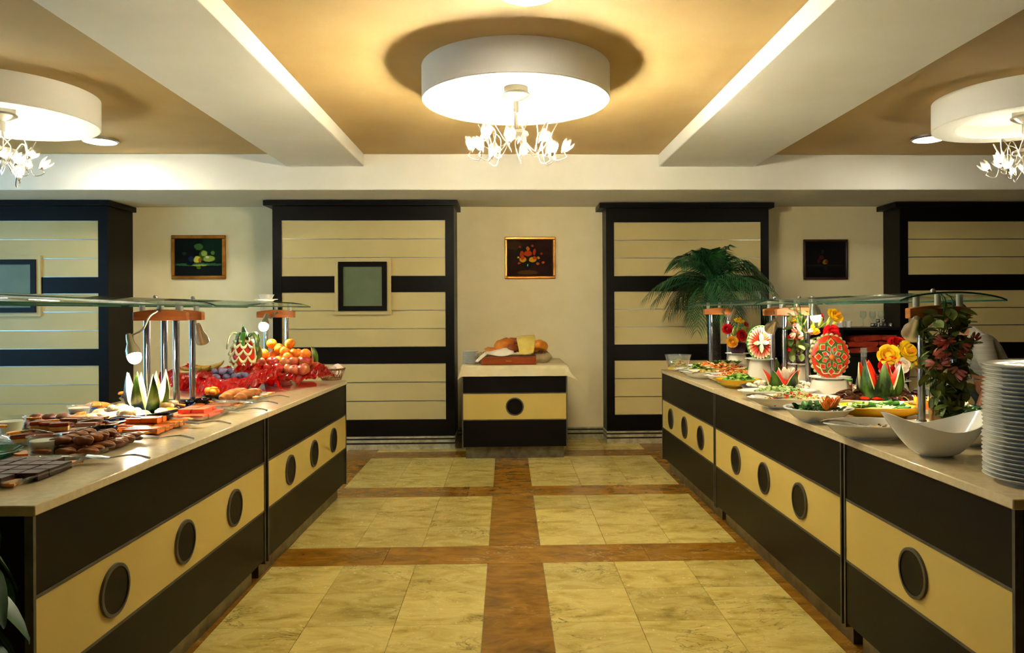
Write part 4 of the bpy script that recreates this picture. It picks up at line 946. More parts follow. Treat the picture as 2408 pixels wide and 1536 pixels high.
heap((1.80, 6.02, ZT + .020), .17, .12, .05, 120, [('carrot', 'stick', .010, 3), ('olive', 'blob', .008, 1.2), ('corn', 'cube', .011, 1)], 'shredded carrots with olives on the yellow platter', 'salad', seed=6)
EGG = MB(); EGG.lathe([(0, 0), (.016, .001), (.022, .006), (.018, .013), (0, .017)], 14); EGG = EGG.mesh('egg_half', 'cheese')
scatter('egg_half', EGG, [(1.80 + .165 * math.cos(a), 6.02 + .12 * math.sin(a), ZT + .042, (.2, 0, a)) for a in [-2.9 + .33 * k for k in range(9)]], 'white egg half along the rim of the yellow platter', 'egg', 'egg halves')
PARS = MB()
for k in range(7):
    a = k * .9; PARS.grid(lambda u, v, a=a: (.035 * u * math.cos(a) + (v - .5) * .022 * math.sin(PI * u) * -math.sin(a), .035 * u * math.sin(a) + (v - .5) * .022 * math.sin(PI * u) * math.cos(a), .035 * u * (1.2 - .5 * u)), 4, 2)
PARS = PARS.mesh('parsley_sprig', 'leafg', 60)
for x, y, z, lb in ((1.74, 6.06, .965, 'parsley sprig on the left of the yellow platter'), (1.83, 6.09, .965, 'parsley sprig in the middle of the yellow platter'), (1.89, 6.02, .965, 'tall parsley sprig on the right of the yellow platter'), (1.56, 6.05, .94, 'dark parsley sprig on the far red salad'), (1.55, 5.66, .935, 'parsley sprig on the lemon wedges')):
    tag(put('parsley_sprig', PARS, None, (x, y, z), (0, 0, rnd(0, 6)), 1.4), lb, 'parsley')
dish('oval_dish', 'white oval dish of lemon wedges at the counter front', (1.535, 5.66, ZT), .185, .12, .05, WC)
heap((1.535, 5.66, ZT + .018), .14, .085, .03, 40, [('corn', 'flake', .016, 2), ('lflesh', 'cube', .012, 2), ('lettuce', 'flake', .012, 1)], 'pale lemon and onion salad in the third far dish', 'salad', seed=7)
spoon((1.43, 5.58, .945), 2.9, 'serving spoon on the lemon dish', 0)
dish('oval_dish', 'white oval dish of orange chopped salad', (1.655, 5.33, ZT), .215, .13, .05, WC)
heap((1.675, 5.33, ZT + .018), .17, .10, .05, 150, [('carrot', 'stick', .008, 2), ('corn', 'stick', .007, 2), ('tomato', 'stick', .007, 1)], 'orange noodle salad in front of the white tub', 'salad', seed=8)
spoon((1.50, 5.29, .95), 3.1, 'serving spoon in the orange chopped salad', 0)
dish('oval_dish', 'white oval dish of tomato salad behind the orange chopped salad', (1.72, 5.63, ZT), .20, .12, .05, WC)
heap((1.72, 5.63, ZT + .018), .15, .09, .035, 80, [('tomato', 'cube', .008, 2), ('carrot', 'stick', .008, 2), ('lettuce', 'flake', .011, 1)], 'tomato and carrot salad under the large green leaf', 'salad', seed=9)
lfb = MB(); lfb.grid(lambda u, v: (.15 * u, .035 * (2 * v - 1) * math.sin(PI * (.06 + .94 * u)), .09 * u - .008 * (1 - (2 * v - 1) ** 2)), 10, 4)
tag(lfb.build('lettuce_leaf', 'leafg', None, 60, (1.80, 5.60, .955), -.1), 'large pointed green leaf beside the tomato salad', 'leaf')
dish('yellow_dish', 'deep yellow glazed dish of shredded lettuce', (1.56, 4.97, ZT), .15, .135, .055, 'yellowdish')
heap((1.57, 4.97, ZT + .02), .125, .105, .05, 130, [('lettuce', 'flake', .018, 3), ('leafg', 'flake', .016, 1.5)], 'shredded green lettuce in the yellow dish', 'salad', seed=10)
# navy platter with cheese and the small melon bowl
oval_plate('navy_platter', 'navy glazed platter of white cheese', (1.735, 4.62, ZT), .265, .19, 'navydish', 0, .045)
CH = [lump(40 + i, (.021, .018, .014), 8, 6, .3).mesh('cheese_chunk', 'cheese', 25) for i in range(3)]
k = 0
for q in range(85):
    a = rnd(0, 2 * PI); r = math.sqrt(rnd(.05, .95)); x = 1.735 + .225 * r * math.cos(a); y = 4.62 + .155 * r * math.sin(a)
    if (x - 1.71) ** 2 + (y - 4.56) ** 2 < .0068: continue
    k += 1; tag(put('cheese_chunk', CH[k % 3], None, (x, y, ZT + .026 + .026 * (1 - r) + .016 * (k % 2)), (rnd(-.4, .4), rnd(-.4, .4), rnd(0, 6)), rnd(.75, 1.2)), 'crumbled white cheese chunk on the navy platter', 'cheese', 'white cheese chunks')
tag(put('melon_bowl', crown(.098, .135, 5, .22, .07, ['rind', 'rindw', 'rflesh'], 'melon_bowl', .18, -.22, 12, .05, .45), None, (1.71, 4.55, ZT + .017), .75), 'small watermelon bowl with open petals on the cheese platter', 'watermelon')
def radish_flower(loc, s, label, mat='rad'):
    b = MB()
    for rg, (n, r, h, tl) in enumerate(((5, .028, .060, .5), (4, .016, .055, .25))):
        for q in range(n):
            a = 2 * PI * q / n + rg * .6
            b.grid(lambda u, v: ((r * (.35 + tl * u + .5 * math.sin(PI * .5 * u)) * math.cos(a + (v - .5) * 1.25 * math.sin(PI * (.2 + .75 * u)))), (r * (.35 + tl * u + .5 * math.sin(PI * .5 * u)) * math.sin(a + (v - .5) * 1.25 * math.sin(PI * (.2 + .75 * u)))), h * u), 6, 4)
    o = b.build('radish_flower', mat, None, 60, loc, .3); o.scale = (s, s, s); m = o.modifiers.new('thick', 'SOLIDIFY'); m.thickness = .004; return tag(o, label, 'flower')
radish_flower((1.72, 4.50, .985), 1.25, 'white radish flower sitting in the small watermelon bowl')
# cucumber salad, pasta salad, rocket bowl
dish('oval_dish', 'long white oval dish of chopped cucumber salad', (1.585, 4.29, ZT), .225, .12, .052, WC)
heap((1.60, 4.29, ZT + .02), .17, .085, .04, 130, [('cuke', 'cube', .010, 3), ('cukeskin', 'flake', .010, 1), ('leafg', 'flake', .011, 1.4)], 'chopped cucumber salad in the oval dish', 'salad', seed=11)
dish('oval_dish', 'long white oval dish of pasta salad with red pepper', (1.535, 3.93, ZT), .235, .135, .056, WC)
heap((1.55, 3.93, ZT + .022), .185, .095, .042, 220, [('cuke', 'stick', .006, 2), ('corn', 'stick', .006, 2), ('tomato', 'cube', .007, 1.6), ('lettuce', 'flake', .009, 1)], 'diced pasta salad with red pepper in the oval dish', 'salad', seed=12)
spoon((1.43, 3.86, .955), 3.0, 'dark serving spoon in the pasta salad', 0)
dish('round_dish', 'round white dish of rocket leaves', (1.475, 3.47, ZT), .148, .142, .058, WC)
b = MB()
Rr = random.Random(9)
for k in range(120):
    a = Rr.uniform(0, 6.28); r = math.sqrt(Rr.random()) * .115; L = Rr.uniform(.025, .05); d = Rr.uniform(0, 6.28); z = .02 + .035 * (1 - (r / .12) ** 2) * Rr.uniform(.6, 1.2)
    T = TR((r * math.cos(a), r * math.sin(a), z), (Rr.uniform(-.5, .5), Rr.uniform(-.9, .2), d)); b.mi = k % 2
    b.grid(lambda u, v: (L * u, L * .28 * (2 * v - 1) * (.25 + math.sin(PI * u) * (1 + .35 * math.sin(9 * u))) * (1 - .3 * u), .006 * math.sin(PI * u) + .004 * (2 * v - 1) ** 2), 5, 2, T=T)
tag(b.build('rocket_leaves', ['darkleaf', 'leafg'], None, 60, (1.475, 3.47, ZT + .01)), 'heap of dark rocket leaves in the round white dish', 'salad', None, 'stuff')
def carrot_crown(x, y, z, s, label, n=7, H=.055): return tag(put('carrot_flower', crown(.036, H, n, .38, .016, ['carrot', 'carrot', 'oflesh'], 'carrot_flower', .2, -.05, 6, .1, .6), None, (x, y, z), rnd(0, 1), s), label, 'carved carrot')
carrot_crown(1.875, 4.37, ZT + .050, 1.0, 'carved carrot crown at the end of the cucumber salad', 6, .07)
carrot_crown(2.0, 3.50, ZT + .045, 1.15, 'carved carrot crown at the end of the cucumber sticks', 8)
radish_flower((1.52, 3.43, ZT + .055), 1.05, 'carved orange carrot flower on the rocket leaves', 'carrot')
radish_flower((1.49, 3.40, ZT + .052), .8, 'smaller carved carrot flower on the rocket leaves', 'carrot')
# fried aubergine platter with the big crown
oval_plate('oval_platter', 'large white oval platter of fried aubergine and peppers', (2.03, 4.0, ZT), .29, .19, WC, 0, .04)
EGPL = [lump(60 + i, (.040, .022, .012), 10, 6, .35).mesh('aubergine_slice', 'eggp', 50) for i in range(3)]; PEP = lump(70, (.042, .012, .010), 10, 6, .3).mesh('pepper_strip', 'pepper', 50)
for k in range(70):
    a = rnd(0, 2 * PI); r = math.sqrt(rnd(.2, .88)); x, y = 2.03 + .25 * r * math.cos(a), 4.0 + .15 * r * math.sin(a)
    pepper = k % 4 == 0
    tag(put('pepper_strip' if pepper else 'aubergine_slice', PEP if pepper else EGPL[k % 3], None, (x, y, ZT + .018 + .022 * (k % 3 == 0) + .018 * (k % 2)), (rnd(-.35, .35), rnd(-.3, .3), rnd(0, 6)), rnd(.8, 1.2)), 'red fried pepper strip on the aubergine platter' if pepper else 'dark fried aubergine slice on the large platter', 'pepper' if pepper else 'aubergine', 'fried pepper strips' if pepper else 'fried aubergine slices')
CS = MB(); CS.grid(lambda u, v: (.05 * (2 * u - 1), .012 * (2 * v - 1) * math.sin(PI * (.1 + .8 * u)), .006 + .004 * math.sin(PI * u)), 6, 2); CS = CS.mesh('carrot_strip', 'carrot', 60)
scatter('carrot_strip', CS, [(2.03 + .265 * math.cos(a), 4.0 + .17 * math.sin(a), ZT + .03, (.2, 0, a + PI / 2)) for a in [-3.3 + .27 * k for k in range(14)]], 'carrot strip around the rim of the aubergine platter', 'carrot strip', 'carrot strips')
tag(put('carved_watermelon', crown(.118, .225, 7, .32, .085, ['rind', 'rindw', 'rflesh'], 'carved_watermelon', .2, .04, 10, .07, .62), None, (2.075, 4.05, ZT + .016), .35), 'tall watermelon crown with red pointed teeth on the aubergine platter', 'watermelon')
# cucumber sticks
dish('yellow_dish', 'long yellow glazed dish of cucumber sticks', (1.83, 3.58, ZT), .235, .13, .05, 'yellowdish')
ck = MB(); ck.mi = 0; ck.grid(lambda u, v: (.055 * (2 * u - 1), .011 * math.cos(PI * v) , .010 * math.sin(PI * v)), 4, 8); ck.mi = 1; ck.grid(lambda u, v: (.055 * (2 * u - 1), .011 * (1 - 2 * v), .0), 4, 1); ck.mi = 1; ck.add([(s * .055, .011 * math.cos(PI * k / 6), .010 * math.sin(PI * k / 6)) for s in (-1, 1) for k in range(7)], [tuple(reversed(range(7))), tuple(range(7, 14))])
CUKE = ck.mesh('cucumber_stick', ['cukeskin', 'cuke'], 40)
for k in range(46):
    a = rnd(0, 2 * PI); r = math.sqrt(rnd(0, .8))
    tag(put('cucumber_stick', CUKE, None, (1.83 + .17 * r * math.cos(a), 3.58 + .085 * r * math.sin(a), ZT + .03 + .03 * (1 - r * r) * rnd(.4, 1.2)), (rnd(1.5, 4.8), rnd(-.25, .25), rnd(-.9, .9)), rnd(.9, 1.25)), 'cucumber stick in the long yellow dish', 'cucumber', 'cucumber sticks')
spoon((1.93, 3.47, .965), -2.4, 'serving spoon on the cucumber sticks', -.25)
dish('oval_dish', 'nearly empty white oval dish in front of the boat shaped bowl', (1.50, 3.0, ZT), .19, .13, .058, WC)
heap((1.54, 3.0, ZT + .012), .07, .05, .018, 30, [('corn', 'flake', .010, 2), ('meat', 'flake', .008, 1)], 'last scraps of food in the nearly empty dish', 'food', seed=15, name='food_scraps')
spoon((1.44, 2.95, .952), 2.75, 'steel spoon reaching left out of the nearly empty dish', .05)
# boat shaped bowl
def boat():
    b = MB(); n, m = 48, 12; L, Wd, Hh = .182, .118, .15
    def sh(a, t, off):
        k = (.30 + .70 * (t ** .6)); lip = Hh * t * (.66 + .40 * abs(math.cos(a)) ** 1.8)
        return (max(.001, (L * k - off)) * math.cos(a) * (1 + .10 * t * abs(math.cos(a))), max(.001, (Wd * k - off)) * math.sin(a), lip + (off * .9 if t < .02 else 0))
    b.grid(lambda u, v: sh(2 * PI * u, v, 0), n, m, cu=True)
    b.grid(lambda u, v: sh(2 * PI * u, 1, .006 * v), n, 1, cu=True)
    b.grid(lambda u, v: sh(2 * PI * u, 1 - v, .006), n, m, cu=True)
    b.add([sh(2 * PI * i / n, 0, .006) for i in range(n)], [tuple(range(n))]); b.add([sh(2 * PI * i / n, 0, 0) for i in range(n)], [tuple(reversed(range(n)))])
    tag(b.build('boat_bowl', WC, None, 40, (1.545, 2.62, ZT), .06), 'large white boat shaped salad bowl with raised ends', 'bowl')
boat()
# plate stacks
pm = MB().lathe([(0, .003), (.072, .003), (.075, 0), (.080, 0), (.086, .006), (.118, .013), (.136, .0185), (.138, .021), (.134, .0215), (.114, .017), (.084, .010), (0, .008)], 64).mesh('dinner_plate', WC)
for x, y, n, lb, g in ((1.60, 2.20, 28, 'white dinner plate in the front stack', 'front plate stack'), (1.775, 2.44, 27, 'white dinner plate in the rear stack', 'rear plate stack')):
    for k in range(n): tag(put('dinner_plate', pm, None, (x + rnd(-.002, .002), y + rnd(-.002, .002), ZT + .0125 * k), (0, 0, rnd(0, 6))), lb + ', %s from the top' % ORD[n - k - 1], 'plate', g)
# risers and plates under the carvings
def tub(loc, r, h, label, mat='cglass'):
    return tag(MB().lathe([(0, h), (r * .70, h), (r * .74, h - .006), (r * .9, h * .35), (r, .004), (r * 1.01, 0), (r * .97, 0), (r * .86, h * .35), (r * .70, h - .008), (0, h - .006)], 40).build('upturned_bowl', mat, None, 35, loc), label, 'bowl')
M['milky'] = GLASS('milky_plastic', '#f0e6d2', .25, .15)
tub((1.925, 4.36, ZT), .135, .108, 'upturned clear bowl carrying the star carved watermelon', 'milky')
round_plate('carving_plate', 'white plate under the star carved watermelon', (1.925, 4.36, ZT + .1085), .118, h=.014)
tub((1.80, 5.20, ZT), .105, .165, 'upturned milky tub carrying the round carved watermelon', 'milky')
round_plate('carving_plate', 'white plate under the round carved watermelon', (1.80, 5.20, ZT + .1655), .11, h=.014)
tub((1.935, 6.16, ZT), .095, .145, 'upturned clear bowl carrying the far bouquet of carved roses', 'milky')
round_plate('carving_plate', 'white plate under the far bouquet of carved roses', (1.935, 6.16, ZT + .1455), .10, h=.014)
tub((2.06, 5.18, ZT), .10, .13, 'upturned clear bowl carrying the middle bouquet of carved roses', 'milky')
round_plate('carving_plate', 'white plate under the middle bouquet of carved roses', (2.06, 5.18, ZT + .1305), .10, h=.014)
tub((2.285, 4.30, ZT), .09, .09, 'upturned clear bowl carrying the near bouquet of carved roses', 'milky')
round_plate('carving_plate', 'white plate under the near bouquet of carved roses', (2.285, 4.30, ZT + .0905), .09, h=.014)
# star carved watermelon
M['scal'] = P('scalloped_rind_edge', '#8c9448', '#c8c488', rough=.4, scale=40)
def star_melon():
    t = thing('star_melon', 'oval watermelon carved with a green eight pointed star', 'watermelon', (1.925, 4.36, ZT + .117), -.22)
    rx, rz, cz = .108, .130, .128
    T = lambda: None
    bk = MB(); bk.lathe([(math.sin(PI / 2 * k / 10) if k else 0, -.11 * math.cos(PI / 2 * k / 10)) for k in range(11)], 40, T=Matrix.Translation((0, .0, cz)) @ Matrix.Rotation(PI / 2, 4, 'X') @ Matrix.Diagonal((rx, rz, 1, 1)))
    bk.build('rind', 'rind', t)
    fr = MB(); n = 40
    def surf(a, r): return Vector((rx * r * math.cos(a), -.045 * math.sqrt(max(0, 1 - r * r)) - .002, cz + rz * r * math.sin(a)))
    fr.grid(lambda u, v: surf(2 * PI * u, v * .985), n, 10, cu=True); fr.build('flesh', 'rflesh', t)
    for k in range(26):
        a = 2 * PI * k / 26; p = surf(a, 1.0); MB().ell((p.x * .97, .008, cz + (p.z - cz) * .97), (.0135, .020, .0135), 10, 6).build('scallop', 'scal', t)
    wv = MB()
    for s in (-1, 1):
        wv.tube([surf(-PI / 2 + s * q * .11, .80 - .05 * math.sin(q * 1.1)) + Vector((0, -.003, 0)) for q in range(0, 11)], .0035, 6)
    wv.build('carved_lip', 'rindw', t)
    def diamond(a0, r0, r1, w, mats, lift):
        c = (r0 + r1) / 2
        for q, (sh, m, dy) in enumerate(((1.0, mats[0], 0), (.62, mats[1], .004), (.50, mats[2], .0065))):
            pts = []
            for rr, ww in ((c + (r0 - c) * sh, 0), (c, w * sh), (c + (r1 - c) * sh, 0), (c, -w * sh)):
                p = Vector((rr * math.cos(a0) - ww * math.sin(a0), rr * math.sin(a0) + ww * math.cos(a0))); r = p.length; pts.append(surf(math.atan2(p.y, p.x), r) + Vector((0, -lift - dy, 0)))
            mid = sum(pts, Vector()) / 4 + Vector((0, -.003 if q < 1 else (.003 if q < 2 else .004), 0))
            d = MB(); d.add(pts + [mid] + [p + Vector((0, .014, 0)) for p in pts], [(0, 1, 4), (1, 2, 4), (2, 3, 4), (3, 0, 4), (0, 5, 6, 1), (1, 6, 7, 2), (2, 7, 8, 3), (3, 8, 5, 0)])
            if q == 0: o = d.build('petal', m, t, 0)
            else: d.build('petal_edge' if q == 1 else 'petal_flesh', m, o, 0)
    for k in range(8): diamond(2 * PI * k / 8 + PI / 2, .36, .97 if k % 2 == 0 else .88, .30, ('rindcut', 'rindw', 'rflesh'), .004)
    for k in range(8): diamond(2 * PI * (k + .5) / 8 + PI / 2, .12, .64, .185, ('rindcut', 'rindw', 'rflesh'), .010)
    MB().ell((0, -.058, cz), (.015, .008, .015), 14, 8).build('centre', 'carrot', t)
star_melon()
# round carved watermelon
def round_melon():
    t = thing('round_melon', 'oval watermelon face carved in pleats with a green leaf cross', 'watermelon', (1.80, 5.20, ZT + .1745), -.25)
    rx, rz, cz = .092, .118, .117; n = 26
    g = NT('pleated_melon_face'); sep = g.n('ShaderNodeSeparateXYZ'); g.l(g.coord(), sep.inputs[0])
    rad = g.math('SQRT', g.math('ADD', g.math('POWER', g.math('DIVIDE', sep.outputs[0], rx), 2.0), g.math('POWER', g.math('DIVIDE', g.math('SUBTRACT', sep.outputs[2], cz), rz), 2.0)))
    g.base(g.ramp(rad, [(.25, '#c81e0c'), (.62, '#d8402a'), (.80, '#eeb090'), (.92, '#f2ecc8')]).outputs[0]); g.set(Roughness=.35)
    f = MB(); N = n * 4
    def pt(i, r):
        a = 2 * PI * i / N; ph = (i % 4) / 4; pl = abs(ph - .5) * 2; e = 1 - .075 * pl * (r ** 3)
        return (rx * r * e * math.cos(a), -.030 * (1 - r * r) + .016 * pl * r - .006, cz + rz * r * e * math.sin(a))
    f.grid(lambda u, v: pt(round(u * N) % N, .02 + .98 * v), N, 8, cu=True); f.build('face', g.mat, t, 20)
    bk = MB(); bk.lathe([(math.sin(PI / 2 * k / 10) if k else 0, -.10 * math.cos(PI / 2 * k / 10)) for k in range(11)], 40, T=Matrix.Translation((0, .004, cz)) @ Matrix.Rotation(PI / 2, 4, 'X') @ Matrix.Diagonal((rx * 1.05, rz * 1.05, 1, 1)))
    bk.build('rind', 'rind', t)
    MB().tube([(rx * 1.02 * math.cos(2 * PI * k / 40), 0, cz + rz * 1.02 * math.sin(2 * PI * k / 40)) for k in range(40)], .004, 6, close=True).build('rind_edge', 'leafg', t)
    for k in range(4):
        a = PI / 2 * k + .04; L = .070 if k % 2 else .052; d = Vector((math.cos(a), 0, math.sin(a))); w = Vector((-d.z, 0, d.x))
        for q, (sc, m, dy) in enumerate(((1, 'rind', 0), (.72, 'rindw', .006), (.5, 'leafg', .010), (.3, 'rindw', .013))):
            lf = MB(); lf.grid(lambda u, v: Vector((0, -.036 - dy - .010 * math.sin(PI * u), cz)) + d * (.004 + L * u * (1 if q < 2 else .85)) + w * ((2 * v - 1) * .019 * sc * math.sin(PI * (.12 + .88 * u)) ** .8), 8, 3)
            if q == 0: o = lf.build('leaf', m, t, 60); sm = o.modifiers.new('thick', 'SOLIDIFY'); sm.thickness = .006
            else: lf.build('leaf_layer', m, o, 60)
    MB().ell((0, -.052, cz), (.010, .008, .010), 12, 8).build('centre', 'rindw', t)
round_melon()
# upright quartered melon
tag(put('melon_column', crown(.075, .155, 4, .30, .05, ['rind', 'rindw', 'rflesh'], 'melon_column', .15, -.02, 12, 0, .85), None, (1.94, 5.30, ZT + .03), .5), 'upright watermelon cut into square red pieces behind the steel posts', 'watermelon')
oval_plate('oval_platter', 'white oval platter of watermelon pieces behind the steel posts', (1.95, 5.45, ZT), .16, .14, WC, 0, .03)
wedge(1.88, 5.50, ZT + .05, 1.2, 1.4, 'lying watermelon wedge on the far oval platter', .07)
# carved roses
def rose_mesh(name, mats, R=.052, rings=3, seed=1):
    b = MB(); Rr = random.Random(seed)
    for k in range(rings):
        rk = R * (1 - .30 * k); n = 5 if k < 2 else 3; hh = R * (.55 + .28 * k)
        for q in range(n):
            a = 2 * PI * q / n + .6 * k + Rr.uniform(-.1, .1); wd = 1.45 if n == 5 else 2.0
            def fn(u, v):
                fl = rk * (.45 + .62 * math.sin(u * PI / 2) ** .9) * (1 + (.16 * u * u if k == 0 else .02)); aa = a + (v - .5) * wd * (.55 + .45 * math.sin(PI * min(1, .25 + u * .7)))
                return (fl * math.cos(aa), fl * math.sin(aa), hh * u - .10 * R * u * u * (2 * v - 1) ** 2 - (.25 * R * max(0, u - .7) if k == 0 else 0))
            b.mi = min(k, len(mats) - 1); b.grid(fn, 6, 6)
    b.mi = 0; b.ell((0, 0, R * .16), (R * .5, R * .5, R * .34), 12, 8)
    me = b.mesh(name, mats, 70); return me
ROSE = {'red': rose_mesh('rose', ['beet', 'beet', 'beetdark'], seed=2), 'yellow': rose_mesh('rose', ['yel', 'yel', 'orp'], seed=3), 'orange': rose_mesh('rose', ['orp', 'yel', 'orp'], seed=4), 'white': rose_mesh('rose', ['rad', 'rad', 'rad'], .046, 3, 5)}
def bouquet(base, h, r, items, leaves, label, mat='purple', cutmat=None):
    t = thing('rose_bouquet', label, 'bouquet', base, 0, 'bouquets of carved vegetable roses')
    MB().lathe([(0, 0), (r * .6, 0), (r * .92, h * .22), (r, h * .55), (r * .88, h * .85), (r * .4, h), (0, h)], 28).build('cabbage', mat, t)
    cen = Vector((0, 0, h * .8)); B = Vector(base)
    for (col, p, s, d) in items:
        p = Vector(p) - B; o = put('rose', ROSE[col], t, None); dd = Vector(d)
        o.matrix_local = AIM(p, dd, rnd(0, 6)) @ Matrix.Diagonal((s * .74, s * .74, s * .74, 1))
        q = p + dd.normalized() * (-.01)
        MB().tube([cen, (cen + q) / 2 + Vector((0, 0, .01)), q], .0055, 6).build('stalk', 'leek', t)
    for (p, d, L) in leaves:
        p = Vector(p) - B; d = Vector(d).normalized(); w = d.cross(Vector((0, 1, 0)));
        w = w.normalized() if w.length > .1 else Vector((1, 0, 0))
        lf = MB(); lf.grid(lambda u, v: p + d * (L * u) + w * ((2 * v - 1) * .014 * math.sin(PI * (.2 + .8 * u))) + Vector((0, -.012 * u * u - .006 * (1 - (2 * v - 1) ** 2), 0)), 8, 3)
        lf.build('leek_leaf', 'leek', t, 60)
def at(px, py, Y): return ony(px, py, Y)
Y1 = 6.12
bouquet((1.935, 6.16, ZT + .1535), .115, .068, [('red', at(1711, 774, Y1), .95, (-.5, -1, .1)), ('yellow', at(1737, 758, Y1), .95, (.1, -.5, 1)), ('red', at(1742, 790, 6.08), 1.05, (.2, -1, .2)), ('orange', at(1722, 804, 6.06), 1.05, (-.3, -1, .1)), ('red', at(1752, 765, Y1), .7, (.6, -.6, .5)), ('orange', at(1752, 775, 6.2), .7, (.9, -.4, .3))],
        [(at(1728, 790, 6.1), (-.1, -.2, 1), .09), (at(1733, 788, 6.1), (.1, -.2, 1), .10), (at(1748, 785, 6.12), (.3, 0, 1), .10), (at(1756, 782, 6.14), (.6, 0, 1), .09)], 'far bouquet of carved roses beside the palm trunk')
Y2 = 5.02
bouquet((2.06, 5.18, ZT + .1385), .17, .085, [('yellow', at(1872, 752, Y2), 1.05, (-.8, -.6, .6)), ('red', at(1917, 749, 5.14), 1.2, (0, -.7, .6)), ('yellow', at(1960, 746, Y2), 1.3, (.3, -.8, .6)), ('orange', at(1907, 784, 4.96), 1.25, (0, -.45, 1)), ('red', at(1951, 787, 4.94), 1.45, (.2, -1, .15)), ('red', at(1862, 808, 4.96), 1.2, (-.6, -1, .1)), ('white', at(1909, 815, 4.94), 1.15, (-.1, -1, 0))],
        [(at(1880, 780, 5.04), (-.4, -.2, 1), .10), (at(1890, 778, 5.04), (-.1, -.1, 1), .11), (at(1912, 772, 5.08), (0, -.1, 1), .07), (at(1925, 770, 5.08), (.3, -.1, 1), .08), (at(1944, 772, 5.04), (.2, -.1, 1), .09), (at(1955, 772, 5.04), (.5, -.2, .9), .09), (at(1893, 810, 4.98), (-.3, -.2, 1), .10), (at(1935, 815, 5.0), (.2, -.2, 1), .10), (at(1880, 815, 5.0), (-.6, -.2, .8), .08)], 'middle bouquet of carved roses around the lit lamp')
Y3 = 4.2
bouquet((2.285, 4.30, ZT + .0985), .16, .085, [('red', at(2108, 813, 4.3), 1.15, (-.2, -.7, .7)), ('yellow', at(2129, 828, 4.16), 1.35, (.35, -1, .45)), ('yellow', at(2090, 836, 4.16), 1.3, (-.6, -1, .3)), ('orange', at(2142, 848, 4.22), 1.2, (.8, -.8, .2)), ('white', at(2119, 859, 4.13), 1.1, (0, -1, 0)), ('red', at(2093, 862, 4.16), 1.35, (-.5, -1, -.1)), ('red', at(2158, 866, 4.2), 1.2, (.7, -.8, -.1))],
        [(at(2112, 840, 4.2), (-.2, -.2, 1), .075), (at(2140, 868, 4.2), (.4, -.2, .9), .07), (at(2120, 842, 4.22), (.5, -.2, .5), .07)], 'near bouquet of carved roses behind the red melon crown')
# bottle, tub, tumblers, side dishes
t = thing('vinegar_bottle', 'slim glass bottle of dark vinegar beside the red melon crown', 'bottle', (2.16, 4.42, ZT))
MB().lathe([(0, 0), (.043, 0), (.046, .006), (.046, .09), (.036, .13), (.021, .165), (.018, .20), (.0175, .262), (.022, .266), (.022, .274), (.019, .276), (.019, .288), (.021, .292), (.015, .292), (.0145, .20), (0, .20)], 28).build('glass', 'cglass', t)
MB().lathe([(0, .003), (.042, .003), (.042, .09), (.033, .13), (.017, .165), (.014, .24), (0, .24)], 24).build('vinegar', 'redliq', t)
lt = thing('spice_tub', 'small white labelled tub behind the star carved watermelon', 'tub', (2.10, 4.53, ZT), .2)
MB().lathe([(0, 0), (.035, 0), (.037, .08), (0, .08)], 24).build('body', WC, lt); MB().lathe([(0, .08), (.039, .08), (.039, .095), (0, .096)], 24).build('lid', 'leafg', lt); MB().lathe([(.0368, .02), (.0378, .06)], 24).build('label_band', 'tomato', lt)
TUM = MB().lathe([(0, .003), (.024, .003), (.027, 0), (.034, .075), (.036, .076), (.033, .075), (.025, .006), (0, .006)], 24).mesh('tumbler', 'cglass')
for x, y, lb in ((2.335, 4.12, 'clear tumbler right of the red melon crown'), (2.385, 4.16, 'clear tumbler beside the heap of brown meat'), (2.38, 4.05, 'clear tumbler nearest the flower covered posts')): tag(put('tumbler', TUM, None, (x, y, ZT)), lb, 'glass', 'clear tumblers')
def put_dish(px, py, Y, rx, label, mat=WC, ry=None):
    p = ony(px, py, Y); dish('oval_dish', label, (p.x, Y, ZT), rx, ry or rx * .62, .04, mat); return p.x
x = 2.36; oval_plate('oval_platter', 'white plate of brown shredded meat near the back edge', (x - .03, 4.62, ZT), .13, .12, WC, 0, .03); heap((x - .03, 4.62, ZT + .012), .10, .09, .085, 140, [('meat', 'stick', .008, 3), ('meat', 'flake', .012, 2)], 'heap of brown shredded meat behind the near bouquet', 'food', seed=21, name='shredded_meat')
carrot_crown(2.30, 4.44, ZT + .02, .9, 'carved carrot crown beside the brown meat', 6)
oval_plate('navy_platter', 'navy platter of white rolls behind the plates', (2.29, 3.72, ZT), .11, .14, 'navydish', 0, .03)
heap((2.29, 3.72, ZT + .012), .085, .10, .035, 26, [('cheese', 'cube', .018, 2), ('cheese', 'flake', .022, 1)], 'white rolled cheese on the navy platter behind the plates', 'food', seed=22, name='cheese_rolls')
oval_plate('oval_platter', 'white plate with chives behind the plate stacks', (2.20, 3.46, ZT), .12, .11, WC, 0, .035)
heap((2.20, 3.46, ZT + .012), .08, .07, .03, 40, [('darkleaf', 'stick', .010, 3), ('cuke', 'flake', .012, 1)], 'dark green chives on the white plate by the posts', 'food', seed=23, name='chives')
oval_plate('oval_platter', 'white plate of red sausage behind the boat shaped bowl', (2.10, 3.14, ZT), .15, .11, WC, 0, .035)
heap((2.10, 3.14, ZT + .012), .11, .08, .03, 50, [('pepper', 'flake', .016, 3), ('corn', 'flake', .012, 1)], 'red sliced sausage on the white plate by the posts', 'food', seed=24, name='sliced_sausage')
dish('oval_dish', 'white dish half hidden behind the plate stacks', (1.83, 2.84, ZT), .17, .12, .05, WC)
